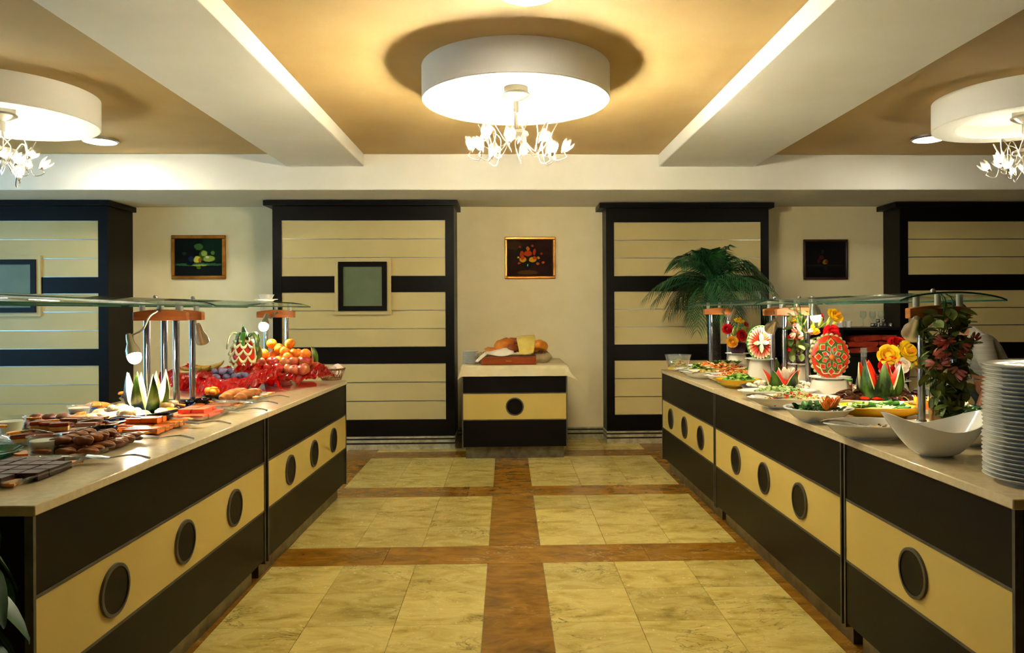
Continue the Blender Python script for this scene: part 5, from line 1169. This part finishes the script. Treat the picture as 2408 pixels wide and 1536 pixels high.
# pink flowers hanging round the near posts
M['vleaf'] = P('dusty_green_leaf', '#4c5a1c', '#6a7830', rough=.55, scale=14, rand=.35)
M['pinkfl'] = P('dusty_pink_petal', '#b0483c', '#c8786a', rough=.6, scale=16, rand=.2)
def vine(cx, y, z0, z1, wid, nleaf, nfl, label, seed, sc=1.0):
    R = random.Random(seed); t = thing('hanging_flowers', label, 'flowers', (cx, y, z1), 0)
    lm = MB(); lm.grid(lambda u, v: (.054 * u * sc, .019 * sc * (2 * v - 1) * math.sin(PI * (.06 + .92 * u)) ** .75, -.012 * sc * u * u + .003 * (2 * v - 1) ** 2), 6, 4); lme = lm.mesh('leaf', 'vleaf', 60)
    fm = MB()
    for k in range(6):
        a = 2 * PI * k / 6; fm.grid(lambda u, v: ((.006 + .013 * math.sin(PI * .5 * u)) * sc * math.cos(a + (v - .5) * 1.2 * (1 - .6 * u)), (.006 + .013 * math.sin(PI * .5 * u)) * sc * math.sin(a + (v - .5) * 1.2 * (1 - .6 * u)), .034 * sc * u), 5, 2)
    fme = fm.mesh('flower', 'pinkfl', 60)
    for k in range(7):
        x0 = R.uniform(-.02, .02); x1 = R.uniform(-wid, wid); y1 = R.uniform(-.05, .01)
        MB().tube(spline([(x0, 0, z1 - z1 + .03), (x0 * 1.5, -.045, -.02), (x1, y1 - .03, (z0 - z1) * .5), (x1 * 1.2, y1 - .02, (z0 - z1) * R.uniform(.75, .98))], 6), .0018, 5).build('stem', 'darkleaf', t)
    for k in range(nleaf):
        tt = R.random() ** .85; w = wid * (.45 + .75 * math.sin(PI * min(1, .15 + tt)) ** .5)
        put('leaf', lme, t, (R.uniform(-w, w), R.uniform(-.085, .02), (z0 - z1) * (.05 + .93 * tt)), (R.uniform(-.6, .6), R.uniform(-.5, 1.3), R.uniform(0, 6.3)), R.uniform(.8, 1.35))
    for k in range(nfl):
        tt = R.uniform(.32, .66); put('flower', fme, t, (R.uniform(-wid * 1.1, wid * 1.1), R.uniform(-.10, -.06), (z0 - z1) * tt), (R.uniform(1, 2.4), R.uniform(-.8, .8), R.uniform(0, 6.3)), R.uniform(.85, 1.25))
    return t
vine(1.962, 3.27, .93, 1.455, .088, 292, 18, 'hanging bunch of dusty leaves and pink flowers on the near posts', 4)
vine(1.93, 4.90, 1.10, 1.44, .055, 60, 8, 'dark hanging bunch of leaves with red flowers on the middle posts', 6, .9)
t = thing('glass_vase', 'narrow glass vase standing inside the hanging pink flowers', 'vase', (1.957, 3.30, ZT))
MB().lathe([(0, .006), (.034, .006), (.038, 0), (.042, .01), (.042, .20), (.045, .205), (.040, .205), (.039, .012), (0, .012)], 28).build('glass', 'cglass', t)
MB().lathe([(0, .013), (.037, .013), (.037, .10), (0, .10)], 24).build('amber_gel', 'orp', t)
# lamps over the right buffet
b0 = ony(1700, 734, 6.40); spot_lamp((b0.x, 6.395, b0.z), [ony(1710, 745, 6.3)], ony(1718, 752, 6.28), (1.86, 6.5, 1.0), False, 'thin gooseneck lamp bending down over the far bouquet', 10, .7)
b1 = ony(1822, 735, 5.1); spot_lamp((b1.x, 5.095, b1.z), [ony(1826, 750, 5.08)], ony(1812, 772, 5.06), ony(1796, 800, 5.22), False, 'small metal lamp right of the round carved watermelon', 3, 1.15)
b2 = ony(1908, 728, 4.92); spot_lamp((b2.x, 4.905, b2.z), [ony(1912, 730, 4.86)], ony(1917, 738, 4.72), (2.05, 4.7, .95), True, 'lit lamp shining among the middle bouquet', 16)
b3 = ony(2160, 731, 3.3); spot_lamp((b3.x, 3.29, b3.z), [ony(2160, 740, 3.34)], ony(2145, 782, 3.34), ony(2126, 842, 3.50), False, 'ribbed metal lamp at the near end over the bouquet', 16, 1.25)
# small crest printed on the side of the pasta dish
cr = MB()
for k in range(15):
    a = -PI / 2 - .42 + .032 * k * 1.2; rx_, ry_ = .214, .122
    s = .5 + .5 * math.sin(PI * k / 14); z = .040 - .010 * math.sin(PI * k / 14)
    for q in range(2):
        zz = z - q * .006; f = .86 + (zz - .02) * 3.2
        cr.ell((rx_ * f * math.cos(a) * 1.02, ry_ * f * math.sin(a) * 1.02, zz), (.0035 * s, .0022, .0028 * s), 6, 4)
for o_ in bpy.data.objects:
    if o_.get('label', '').startswith('long white oval dish of pasta'): cr.build('printed_crest', 'cakered', o_)

# ------------------------------------------------------------------ bread cabinet: cloth, bread box, bread, plates
M['cloth'] = P('cream_table_cloth', '#e2d2a8', '#d8c698', rough=.9, scale=6, bump=.1, bscale=200, bdist=.001)
M['redwood'] = P('red_brown_wood', '#86380c', '#9c4612', rough=.32, scale=3, stretch=(2, 14, 14), coat=.3)
M['crust'] = P('bread_crust', '#b8640c', '#d98a24', rough=.5, scale=12, bump=.3, bscale=40, rand=.2)
M['crustd'] = P('dark_bread_crust', '#7a330c', '#964614', rough=.5, scale=12, bump=.3, rand=.2)
M['sack'] = P('grey_linen_sack', '#a89468', '#bca87c', rough=.95, scale=10, bump=.2, bscale=150)
M['yellowcloth'] = P('yellow_cotton_cloth', '#dcc468', '#d0b654', rough=.95, scale=14, bump=.2, bscale=160)
M['whitecloth'] = P('white_cotton_napkin', '#ece2cc', '#e4d8be', rough=.9, scale=10, bump=.1, bscale=160)
bL = bx1 - bx0; bD = 1.04
tag(bevel(MB().box(-.004, bL + .004, -.004, bD, 0, .03).build('worktop', 'top', None, 30, (bx0, 7.06, .8605)), .003), 'small worktop hidden under the cream table cloth', 'worktop')
cl = MB(); N1, N2 = 60, 52
def clf(u, v):
    a = -.085 + (bL + .20) * u; bq = -.105 + (bD + .085) * v
    da = max(0, -a) if a < bL / 2 else max(0, a - bL); db = max(0, -bq); sx = -1 if a < bL / 2 else 1
    x = min(max(a, -.006), bL + .006); y = max(bq, -.006); d = math.hypot(da, db)
    fl = .10 + (.75 if sx > 0 else .25) * min(da, db) / .08
    w = .006 * math.sin(26 * x + 3 * y) * min(1, db / .05) * (1 if da == 0 else .3)
    z = .0 - max(0, d - .004)
    return (x + sx * (fl * da), y - (fl * .9 * db if d > 0 else 0) + w * .6 - (.004 if db > 0 else 0), z + .001 * math.sin(15 * x) * math.sin(11 * y))
cl.grid(clf, N1, N2)
o = cl.build('table_cloth', 'cloth', None, 60, (bx0, 7.056, .8945)); tag(o, 'cream table cloth draped over the bread cabinet', 'table cloth')
ZB_ = .8965
def X(px, Y): return ony(px, 800, Y).x
x0, x1 = X(1131, 7.12), X(1261, 7.12)
t = thing('bread_box', 'red brown wooden bread box with a small drawer pull', 'bread box', ((x0 + x1) / 2, 7.12, ZB_)); w = (x1 - x0) / 2
bevel(MB().box(-w, w, .004, .36, 0, .068).build('body', 'redwood', t), .003)
bevel(MB().box(-w + .02, w - .02, -.004, .006, .006, .060).build('drawer', 'redwood', t), .002)
MB().box(-w, w, .0, .36, .068, .078).build('lid', 'crustd', t)
MB().box(-.028, .028, -.022, -.003, .030, .042).build('drawer_pull', 'woodor', t)
ZL = ZB_ + .078
def loaf(x, y, z, r, rot, label, mat='crust', score=True):
    b = MB(); L, W_, Hh = r
    def fn(u, v):
        a, e = 2 * PI * u, PI * v; k = math.sin(e) ** .85
        zz = -Hh * math.cos(e) if False else Hh * math.sin(a) * k
        cut = .010 * math.exp(-((math.sin(a) - .9) / .25) ** 2) * abs(math.sin(3.2 * e)) if score else 0
        return (-L * math.cos(e), W_ * math.cos(a) * k, max(-Hh * .6, zz) - cut)
    b.grid(fn, 36, 30, cu=True); return tag(b.build('bread_loaf', mat, None, 70, (x, y, z), rot), label, 'bread', 'loaves on the bread box')
loaf(X(1185, 7.28), 7.28, ZL + .115, (.105, .065, .062), (0, -.25, .5), 'golden round loaf at the top left of the bread pile')
loaf(X(1215, 7.36), 7.36, ZL + .135, (.11, .05, .046), (0, .05, .1), 'dark loaf in the middle of the bread pile', 'crustd')
loaf(X(1205, 7.22), 7.24, ZL + .075, (.06, .05, .05), (0, .3, .9), 'dark loaf end below the golden round loaf', 'crustd')
loaf(X(1271, 7.30), 7.30, ZL + .095, (.10, .065, .062), (0, .25, 1.1), 'golden loaf at the right end of the bread pile')
loaf(X(1240, 7.32), 7.33, ZL + .075, (.12, .07, .068), (0, 0, .1), 'large loaf covered by the yellow cloth')
loaf(X(1157, 7.24), 7.26, ZL + .062, (.075, .035, .030), (0, .12, .1), 'small pale loaf on the left of the white napkin')
def drape(name, pts, wave, mat, label, loc=(0, 0, 0)):
    # pts: rows of control points lofted into a cloth patch
    rows = [spline(r, 6) for r in pts]; cols = [spline([r[i] for r in rows], 6) for i in range(len(rows[0]))]
    b = MB(); nU, nV = len(cols) - 1, len(cols[0]) - 1; Rr = random.Random(len(label))
    p1, p2 = Rr.uniform(0, 6), Rr.uniform(0, 6)
    b.grid(lambda u, v: cols[round(u * nU)][round(v * nV)] + Vector((0, -1, .5)) * wave * math.sin(9 * u + p1 + 4 * v) * math.sin(7 * v + p2), nU, nV)
    o = b.build(name, mat, None, 70, loc); m = o.modifiers.new('thick', 'SOLIDIFY'); m.thickness = .005; return tag(o, label, 'cloth')
A = lambda px, py, Y: ony(px, py, Y)
drape('yellow_cloth', [[A(1216, 792, 7.34), A(1238, 790, 7.34), A(1257, 789, 7.34)], [A(1215, 800, 7.24), A(1238, 798, 7.23), A(1259, 798, 7.25)], [A(1219, 818, 7.20), A(1238, 816, 7.19), A(1257, 817, 7.21)], [A(1221, 833, 7.17), A(1238, 834, 7.16), A(1254, 831, 7.18)]], .006, 'yellowcloth', 'yellow cotton cloth hanging over the bread')
drape('white_napkin', [[A(1144, 829, 7.22), A(1170, 822, 7.26), A(1190, 817, 7.28), A(1208, 822, 7.26)], [A(1136, 834, 7.17), A(1160, 829, 7.18), A(1186, 822, 7.19), A(1208, 826, 7.19)], [A(1142, 832, 7.13), A(1162, 836, 7.125), A(1186, 838, 7.12), A(1209, 832, 7.14)]], .004, 'whitecloth', 'white napkin lying over the front of the bread box')
drape('white_napkin', [[A(1140, 829, 7.18), A(1150, 831, 7.17)], [A(1128, 839, 7.11), A(1136, 842, 7.10)], [A(1117, 851, 7.095), A(1124, 852, 7.09)]], .002, 'whitecloth', 'narrow napkin corner trailing left of the bread box')
for px, Y, r, lb in ((1137, 7.40, (.075, .10, .085), 'grey linen sack at the left behind the bread box'), (1272, 7.42, (.10, .11, .10), 'grey linen sack slumped at the right of the bread box')):
    b = MB(); Rr = random.Random(px)
    ph = [Rr.uniform(0, 6) for _ in range(3)]
    b.grid(lambda u, v: (r[0] * math.cos(2 * PI * u) * (math.sin(PI * (.18 + .72 * v)) + .12 * math.sin(5 * 2 * PI * u + ph[0] + 3 * v)), r[1] * math.sin(2 * PI * u) * (math.sin(PI * (.18 + .72 * v)) + .10 * math.sin(4 * 2 * PI * u + ph[1])), r[2] * 1.25 * v + .008 * math.sin(6 * PI * u + ph[2]) * v), 40, 14, cu=True)
    tag(b.build('linen_sack', 'sack', None, 70, (X(px, Y), Y, ZB_)), lb, 'sack')
sm = MB().lathe([(0, .002), (.045, .002), (.047, 0), (.052, .003), (.078, .010), (.080, .0125), (.076, .012), (.05, .007), (0, .006)], 40).mesh('side_plate', WC)
for k in range(12): tag(put('side_plate', sm, None, (X(1106, 7.30), 7.30, ZB_ + .0105 * k), (0, 0, k)), 'white side plate by the bread box, %s from the bottom of its stack' % ORD[k], 'plate', 'side plates')

# ------------------------------------------------------------------ framed paintings
def painting_mat(name, bg, blobs):
    n = NT(name); g = n.coord('Generated'); sp = n.n('ShaderNodeSeparateXYZ'); n.l(g, sp.inputs[0])
    nz = n.noise(g, 9, 3); u = n.math('ADD', sp.outputs[0], n.math('MULTIPLY', n.math('SUBTRACT', nz.outputs[0], .5), .06)); nz2 = n.noise(g, 13, 3); v = n.math('ADD', sp.outputs[2], n.math('MULTIPLY', n.math('SUBTRACT', nz2.outputs[0], .5), .06))
    bn = n.noise(g, 3, 3); c = n.ramp(bn.outputs[0], [(.35, bg[0]), (.65, bg[1])]).outputs[0]
    for (bu, bv, ru, rv, col) in blobs:
        d = n.math('ADD', n.math('POWER', n.math('DIVIDE', n.math('SUBTRACT', u, bu), ru), 2.0), n.math('POWER', n.math('DIVIDE', n.math('SUBTRACT', v, bv), rv), 2.0))
        f = n.ramp(d, [(.55, '#ffffff'), (1.0, '#000000')]).outputs[0]; c = n.mix(f, c, col)
    n.base(c); n.set(Roughness=.65); n.b.inputs['Specular IOR Level'].default_value = .1; return n.mat
def picture(px0, py0, px1, py1, fw, fmat, pm, label):
    a = ony(px0, py1, YW - .02); b = ony(px1, py0, YW - .02); w, h = b.x - a.x, b.z - a.z
    t = thing('framed_painting', label, 'painting', ((a.x + b.x) / 2, YW, a.z), 0, 'framed paintings on the back wall')
    def bar(x0, x1, z0, z1, nm='frame_bar'):
        o = MB().box(x0, x1, -.028, -.001, z0, z1).build(nm, fmat, t); bevel(o, .007, 2)
        return o
    bar(-w / 2, w / 2, h - fw, h); bar(-w / 2, w / 2, 0, fw); bar(-w / 2, -w / 2 + fw, fw, h - fw); bar(w / 2 - fw, w / 2, fw, h - fw)
    MB().box(-w / 2 + fw, w / 2 - fw, -.014, -.002, fw, h - fw).build('canvas', pm, t)
    return t
P1 = painting_mat('grapes_still_life', ('#06080a', '#0b1410'), [(.85, .8, .3, .5, '#0e2614'), (.5, .30, .6, .045, '#2c5c34'), (.52, .285, .2, .025, '#98a848'), (.32, .42, .13, .16, '#0a0a14'), (.30, .60, .10, .10, '#100c14'), (.60, .55, .10, .17, '#3c5c14'), (.50, .78, .10, .10, '#40682a'), (.62, .60, .07, .08, '#a8b850'), (.72, .46, .13, .09, '#98a840'), (.68, .50, .04, .04, '#d8d8a0'), (.34, .45, .06, .09, '#142a3c'), (.47, .44, .085, .10, '#d8c848'), (.53, .42, .035, .08, '#a8622a'), (.80, .62, .05, .06, '#5c7c34'), (.20, .60, .05, .05, '#1c341a'), (.5, .22, .05, .05, '#586418')])
P2 = painting_mat('red_flower_still_life', ('#1c0a06', '#2a120a'), [(.15, .85, .2, .15, '#34200c'), (.45, .10, .25, .07, '#4a2c12'), (.45, .55, .3, .32, '#0c140a'), (.45, .62, .10, .09, '#a8340c'), (.45, .75, .045, .06, '#b85a18'), (.32, .60, .05, .10, '#9c3010'), (.60, .66, .04, .10, '#942810'), (.34, .45, .08, .08, '#c88a14'), (.33, .50, .05, .06, '#a83a10'), (.56, .45, .09, .08, '#c88a14'), (.60, .50, .05, .05, '#a83a10'), (.24, .51, .03, .03, '#c88a28'), (.68, .50, .03, .04, '#c07a20'), (.26, .35, .04, .03, '#b03a14'), (.67, .34, .04, .04, '#b04a14'), (.79, .37, .035, .04, '#b04018'), (.75, .62, .035, .04, '#801c10'), (.28, .80, .035, .035, '#861e10'), (.55, .83, .035, .035, '#86280f'), (.45, .27, .07, .07, '#0a1020'), (.45, .30, .015, .03, '#8c98a0')])
P3 = painting_mat('dark_fruit_still_life', ('#050505', '#0a0806'), [(.5, .33, .6, .03, '#1c120e'), (.40, .56, .07, .07, '#3c0c10'), (.33, .47, .05, .07, '#38080e'), (.49, .43, .075, .075, '#6a5c14'), (.53, .44, .04, .06, '#5c1c0c'), (.42, .72, .04, .06, '#1a1c10'), (.5, .26, .05, .06, '#10160c')])
picture(403, 553, 530, 657, .038, 'gold', P1, 'gilt framed painting of green grapes and a yellow apple')
picture(1187, 557, 1306, 656, .030, 'gold', P2, 'gilt framed painting of red and yellow flowers above the bread')
picture(1890, 563, 1994, 658, .026, 'brownframe', P3, 'dark framed painting of fruit in shade on the right')

# ------------------------------------------------------------------ palm
M['frond'] = P('dark_palm_leaf', '#10381a', '#2a6230', rough=.4, scale=8, rand=.5)
M['trunk'] = P('fibrous_palm_trunk', '#120c08', '#2a1c10', rough=.9, scale=30, bump=.8, bscale=60, bdist=.01)
M['pot'] = P('terracotta_pot', '#6a3a20', '#7c4a2c', rough=.7, scale=10)
def palm():
    bx, by = 1.98, 7.02; zc = 1.66
    t = thing('palm_tree', 'dark green palm tree standing behind the right buffet', 'palm', (bx, by, 0))
    MB().lathe([(0, 0), (.15, 0), (.17, .02), (.20, .28), (.21, .32), (.19, .32), (.18, .29), (0, .28)], 32).build('pot', 'pot', t)
    MB().lathe([(0, .28), (.178, .28), (0, .30)], 24).build('soil', 'trunk', t)
    MB().tube([(0, 0, .25), (.01, 0, .7), (.0, 0, 1.1), (-.02, 0, zc)], [.075, .065, .06, .07], 14).build('trunk', 'trunk', t)
    fib = MB(); R = random.Random(3)
    for k in range(260):
        a = R.uniform(0, 6.28); z = R.uniform(.75, 1.40); L = R.uniform(.03, .07)
        fib.add([(.06 * math.cos(a), .06 * math.sin(a), z), (.06 * math.cos(a + .12), .06 * math.sin(a + .12), z), ((.06 + L) * math.cos(a + .05), (.06 + L) * math.sin(a + .05), z + R.uniform(-.02, .04))], [(0, 1, 2)])
    fo = fib.build('trunk_fibre', 'trunk', t, 0); fo['kind'] = 'stuff'
    for k in range(40):
        ring = k % 4; az = k * 2.399 + R.uniform(-.15, .15); el = (1.22, .9, .5, .15)[ring] + R.uniform(-.12, .12); L = (.56, .70, .78, .72)[ring] * R.uniform(.9, 1.1); dr = (.70, .85, 1.0, 1.05)[ring]
        if math.sin(az) > .3: L *= .85
        b = MB(); d = Vector((math.cos(az), math.sin(az), 0)); sd = Vector((-d.y, d.x, 0)); path = []
        for q in range(13):
            s = q / 12; path.append(d * (L * (math.cos(el) * s * (1 - .12 * s))) + Vector((0, 0, L * (math.sin(el) * s - dr * s * s * .62))))
        b.tube(path, [.0065 * (1 - .8 * q / 12) for q in range(13)], 5)
        n = 26
        for q in range(2, n + 1):
            s = q / n; i = min(11, int(s * 12)); f = s * 12 - i; p = path[i].lerp(path[i + 1], f); tg = (path[i + 1] - path[i]).normalized()
            ll = (.24 * math.sin(PI * (.18 + .74 * s)) + .03) * R.uniform(.9, 1.1)
            for sg in (-1, 1):
                dirv = (sd * sg * .75 + tg * .8 + Vector((0, 0, -.12))).normalized(); nm = tg.cross(sd * sg).normalized(); w = (tg - dirv * tg.dot(dirv)).normalized() * .0046
                p1 = p + dirv * ll * .5; p2 = p + dirv * ll + Vector((0, 0, -.42 * ll))
                b.add([p - w * .6, p + w * .6, p1 + w, p1 - w, p2], [(0, 1, 2, 3), (3, 2, 4)])
        b.build('frond', 'frond', t, 0, (-.02, 0, zc + R.uniform(-.02, .05)))
palm()

# ------------------------------------------------------------------ dark sideboard with napkins at the back right
sx0, sx1, sy0, sy1 = 2.86, 4.13, 7.62, 8.10
t = thing('sideboard', 'black open sideboard holding red napkins by the back wall', 'sideboard', ((sx0 + sx1) / 2, sy1, 0)); hw = (sx1 - sx0) / 2; dd = sy0 - sy1
for nm, z0, z1 in (('plinth', 0, .08), ('lower_top', .925, .955), ('shelf', 1.195, 1.222)): MB().box(-hw, hw, dd, 0, z0, z1).build(nm, 'shade', t)
for x in (-hw, -.015, hw - .03): MB().box(x, x + .03, dd, 0, .955, 1.195).build('upright', 'shade', t)
MB().box(-hw, hw, -.02, 0, .08, 1.195).build('back_panel', 'shade', t)
for k in range(3): 
    x = -hw + .006 + k * (2 * hw / 3); dw = MB().box(x, x + 2 * hw / 3 - .012, dd, dd + .02, .09, .92).build('door', 'shade', t); MB().box(x + .03, x + .04, dd - .012, dd, .45, .58).build('handle', 'alud', dw)
M['napkin'] = P('red_orange_napkin', '#9c2408', '#b8380e', rough=.9, scale=14, bump=.2, bscale=120, rand=.3)
nxa = ony(2000, 800, 7.7).x; nxb = ony(2138, 800, 7.7).x
for k in range(9):
    row = k // 3; c = k % 3; b = MB(); w_ = .155; hh_ = .028
    b.grid(lambda u, v: (w_ * math.copysign(abs(math.cos(2 * PI * v)) ** .35, math.cos(2 * PI * v)) + .004 * math.sin(9 * u + k), -.13 + .26 * u, hh_ + hh_ * math.copysign(abs(math.sin(2 * PI * v)) ** .6, math.sin(2 * PI * v)) + .006 * math.sin(7 * u + k + 4 * math.cos(2 * PI * v))), 10, 28, cv=True)
    if c == 1: continue
    for e_ in (0, 10): b.add([b.v[e_ * 28 + j] for j in range(28)], [tuple(range(28))])
    tag(b.build('folded_napkin', 'napkin', None, 60, (nxa + .16 + (.31 if c else 0) - (.03 if row == 1 else 0), 7.80, .957 + row * .060), (0, .03 * (1 if c else -1), .04 * (k - 4))), 'folded red napkin in the ' + ('right' if c else 'left') + ' pile, ' + ('bottom', 'middle', 'top')[row] + ' of three', 'napkin', 'folded red napkins')
jr = MB().lathe([(0, 0), (.018, 0), (.022, .006), (.022, .030), (.019, .034), (.020, .036), (.020, .042), (0, .043)], 20).mesh('spice_jar', 'steel')
for k, (px, z) in enumerate(((2052, 0), (2062, 0), (2072, 0), (2083, 0), (2095, 0), (2068, 1), (2078, 1))):
    tag(put('spice_jar', jr, None, (ony(px, 760, 7.85).x, 7.85 + .03 * (k % 2), 1.2225 + .0435 * z)), 'small steel jar on the black shelf, ' + ('upper row' if z else 'lower row'), 'jar', 'small steel jars on the shelf')
wg = MB().lathe([(0, 0), (.032, 0), (.030, .004), (.006, .008), (.005, .07), (.012, .08), (.034, .11), (.036, .14), (.030, .17), (.029, .17), (.034, .14), (.030, .11), (0, .085)], 24).mesh('wine_glass', 'cglass')
for px, lb in ((2030, 'left wine glass on the black shelf'), (2052, 'middle wine glass on the black shelf'), (2072, 'right wine glass on the black shelf')): tag(put('wine_glass', wg, None, (ony(px, 760, 7.98).x, 7.98, 1.2225)), lb, 'wine glass', 'wine glasses on the shelf')
for px, lb in ((1977, 'white cup at the left end of the black shelf'), (1995, 'white cup second from left on the black shelf')): tag(MB().lathe([(0, 0), (.026, 0), (.034, .06), (.036, .065), (.032, .064), (.024, .006), (0, .006)], 24).build('cup', WC, None, 35, (ony(px, 760, 7.85).x, 7.85, 1.2225)), lb, 'cup')

# ------------------------------------------------------------------ potted plant at the lower left corner
t = thing('potted_plant', 'dark potted plant beside the near end of the left buffet', 'plant', (-1.36, 1.80, 0))
MB().lathe([(0, 0), (.11, 0), (.125, .02), (.15, .30), (.16, .33), (.14, .33), (.135, .30), (0, .29)], 28).build('pot', 'pot', t)
R = random.Random(12)
MB().tube([(0, 0, .29), (.02, 0, .6), (.04, .02, .88)], [.014, .011, .006], 8).build('stem', 'trunk', t)
for k in range(20):
    a = k * 2.4; z = .60 + .30 * (k / 20); L = R.uniform(.15, .20); d = Vector((math.cos(a), math.sin(a), 0)); sd = Vector((-d.y, d.x, 0))
    b = MB(); b.grid(lambda u, v: Vector((.03, .01, z)) + d * (L * u * (1 - .15 * u)) + sd * ((2 * v - 1) * .05 * math.sin(PI * (.05 + .93 * u)) ** .7) + Vector((0, 0, .10 * u - .22 * u * u + .012 * (2 * v - 1) ** 2)), 8, 4)
    b.build('leaf', 'darkleaf', t, 60)

# ------------------------------------------------------------------ person stooping behind the right buffet
M['skin'] = P('skin', '#8a5434', '#96603e', rough=.55, scale=12, sss=.1)
M['shirt'] = P('pale_grey_shirt', '#8c887c', '#7c786c', rough=.9, scale=3, stretch=(1, 1, 30), bump=.1, bscale=60)
M['trouser'] = P('dark_trousers', '#0c0c10', '#121218', rough=.9, scale=10)
M['hair'] = P('dark_brown_hair', '#0a0604', '#140c08', rough=.8, scale=40, stretch=(8, 8, 1), spec=.1)
M['eyew'] = P('eye', '#d8d0c4', '#120c0a', rough=.2, scale=1, lo=.9, hi=.99)
def skinned(name, verts, edges, radii, mat, parent, root=0, sub=2):
    me = bpy.data.meshes.new(name); me.from_pydata(verts, edges, []); me.materials.append(M[mat])
    o = put(name, me, parent); m = o.modifiers.new('skin', 'SKIN'); m.use_smooth_shade = True
    lay = me.skin_vertices[0].data if me.skin_vertices else None
    if lay is None:
        bpy.context.view_layer.objects.active = o; lay = me.skin_vertices[0].data
    for i, r in enumerate(radii): lay[i].radius = r if isinstance(r, tuple) else (r, r)
    lay[root].use_root = True
    s = o.modifiers.new('sub', 'SUBSURF'); s.levels = sub; s.render_levels = sub; return o
def chain(V, E, Rd, start, pts):
    prev = start
    for p, r in pts: V.append(p); Rd.append(r); E.append((prev, len(V) - 1)); prev = len(V) - 1
    return prev
def person():
    t = thing('person', 'person in a pale grey shirt stooping behind the plate stacks', 'person', (3.27, 4.95, 0), -PI / 2)
    # local frame: person faces the camera side (-y)
    hip = (0, .10, .90)
    V, E, Rd = [hip], [], [(.135, .10)]
    ch = chain(V, E, Rd, 0, [((0, .02, 1.02), (.125, .095)), ((0, -.10, 1.16), (.145, .105)), ((0, -.17, 1.235), (.10, .08)), ((0, -.215, 1.275), .052), ((0, -.235, 1.31), .05), ((0, -.255, 1.37), (.074, .090)), ((0, -.26, 1.43), (.068, .082)), ((0, -.255, 1.465), (.03, .035))])
    hands = []
    for s in (-1, 1):
        a = chain(V, E, Rd, 2, [((s * .15, -.14, 1.19), .062), ((s * .195, -.13, 1.10), .048), ((s * .215, -.10, .955), .040), ((s * .21, -.16, .83), .033), ((s * .205, -.20, .735), .024), ((s * .20, -.215, .69), (.034, .018))])
        for q, (dx, L) in enumerate(((-.026, .060), (-.009, .072), (.009, .068), (.024, .052))): chain(V, E, Rd, a, [((s * .20 + dx, -.225, .655), .0085), ((s * .20 + dx, -.232, .655 - L * .5), .0080), ((s * .20 + dx, -.222, .655 - L), .0065)])
        chain(V, E, Rd, a, [((s * .20 - s * .040, -.235, .690), .0095), ((s * .20 - s * .050, -.25, .655), .0075)])
        l = chain(V, E, Rd, 0, [((s * .095, .09, .80), .088), ((s * .10, .05, .48), .058), ((s * .105, .09, .28), .05), ((s * .105, .12, .085), .036), ((s * .11, .02, .035), (.036, .03)), ((s * .115, -.08, .03), (.03, .022))])
    skinned('body', V, E, Rd, 'skin', t, 0, 2)
    V, E, Rd = [(0, .085, .93)], [], [(.155, .122)]
    chain(V, E, Rd, 0, [((0, .02, 1.03), (.142, .112)), ((0, -.10, 1.165), (.162, .122)), ((0, -.165, 1.235), (.115, .092)), ((0, -.20, 1.262), (.064, .06))])
    for s in (-1, 1): chain(V, E, Rd, 2, [((s * .15, -.14, 1.195), .076), ((s * .197, -.13, 1.10), .064), ((s * .214, -.11, 1.0), .060)])
    skinned('shirt', V, E, Rd, 'shirt', t, 0, 2)
    V, E, Rd = [(0, .10, .90)], [], [(.15, .115)]
    for s in (-1, 1): chain(V, E, Rd, 0, [((s * .095, .09, .80), .103), ((s * .10, .05, .48), .075), ((s * .105, .09, .28), .068), ((s * .105, .115, .10), .062)])
    skinned('trousers', V, E, Rd, 'trouser', t, 0, 2)
    hb = MB(); hb.grid(lambda u, v: (.086 * math.sin(PI * .62 * v) * math.cos(2 * PI * u), -.25 + .102 * math.sin(PI * .62 * v) * math.sin(2 * PI * u) + .014, 1.375 + .100 * math.cos(PI * .62 * v) + .03 * max(0, -math.sin(2 * PI * u)) * v), 24, 12, cu=True); hb.build('hair', 'hair', t, 70)
    MB().ell((0, -.352, 1.375), (.011, .018, .020), 10, 8).build('nose', 'skin', t)
    for s in (-1, 1):
        MB().ell((s * .031, -.334, 1.392), (.012, .008, .008), 10, 6).build('eye', 'eyew', t); MB().ell((s * .078, -.25, 1.375), (.010, .018, .028), 10, 6).build('ear', 'skin', t)
    MB().ell((0, -.337, 1.335), (.022, .006, .006), 10, 6).build('mouth', 'pinkfl', t)
    for s in (-1, 1): MB().grid(lambda u, v: (s * .112 + .042 * math.cos(2 * PI * u) * math.sin(PI * v), .0 + .13 * math.sin(2 * PI * u) * math.sin(PI * v), .042 - .042 * math.cos(PI * v)), 16, 8, cu=True).build('shoe', 'shade', t)
person()
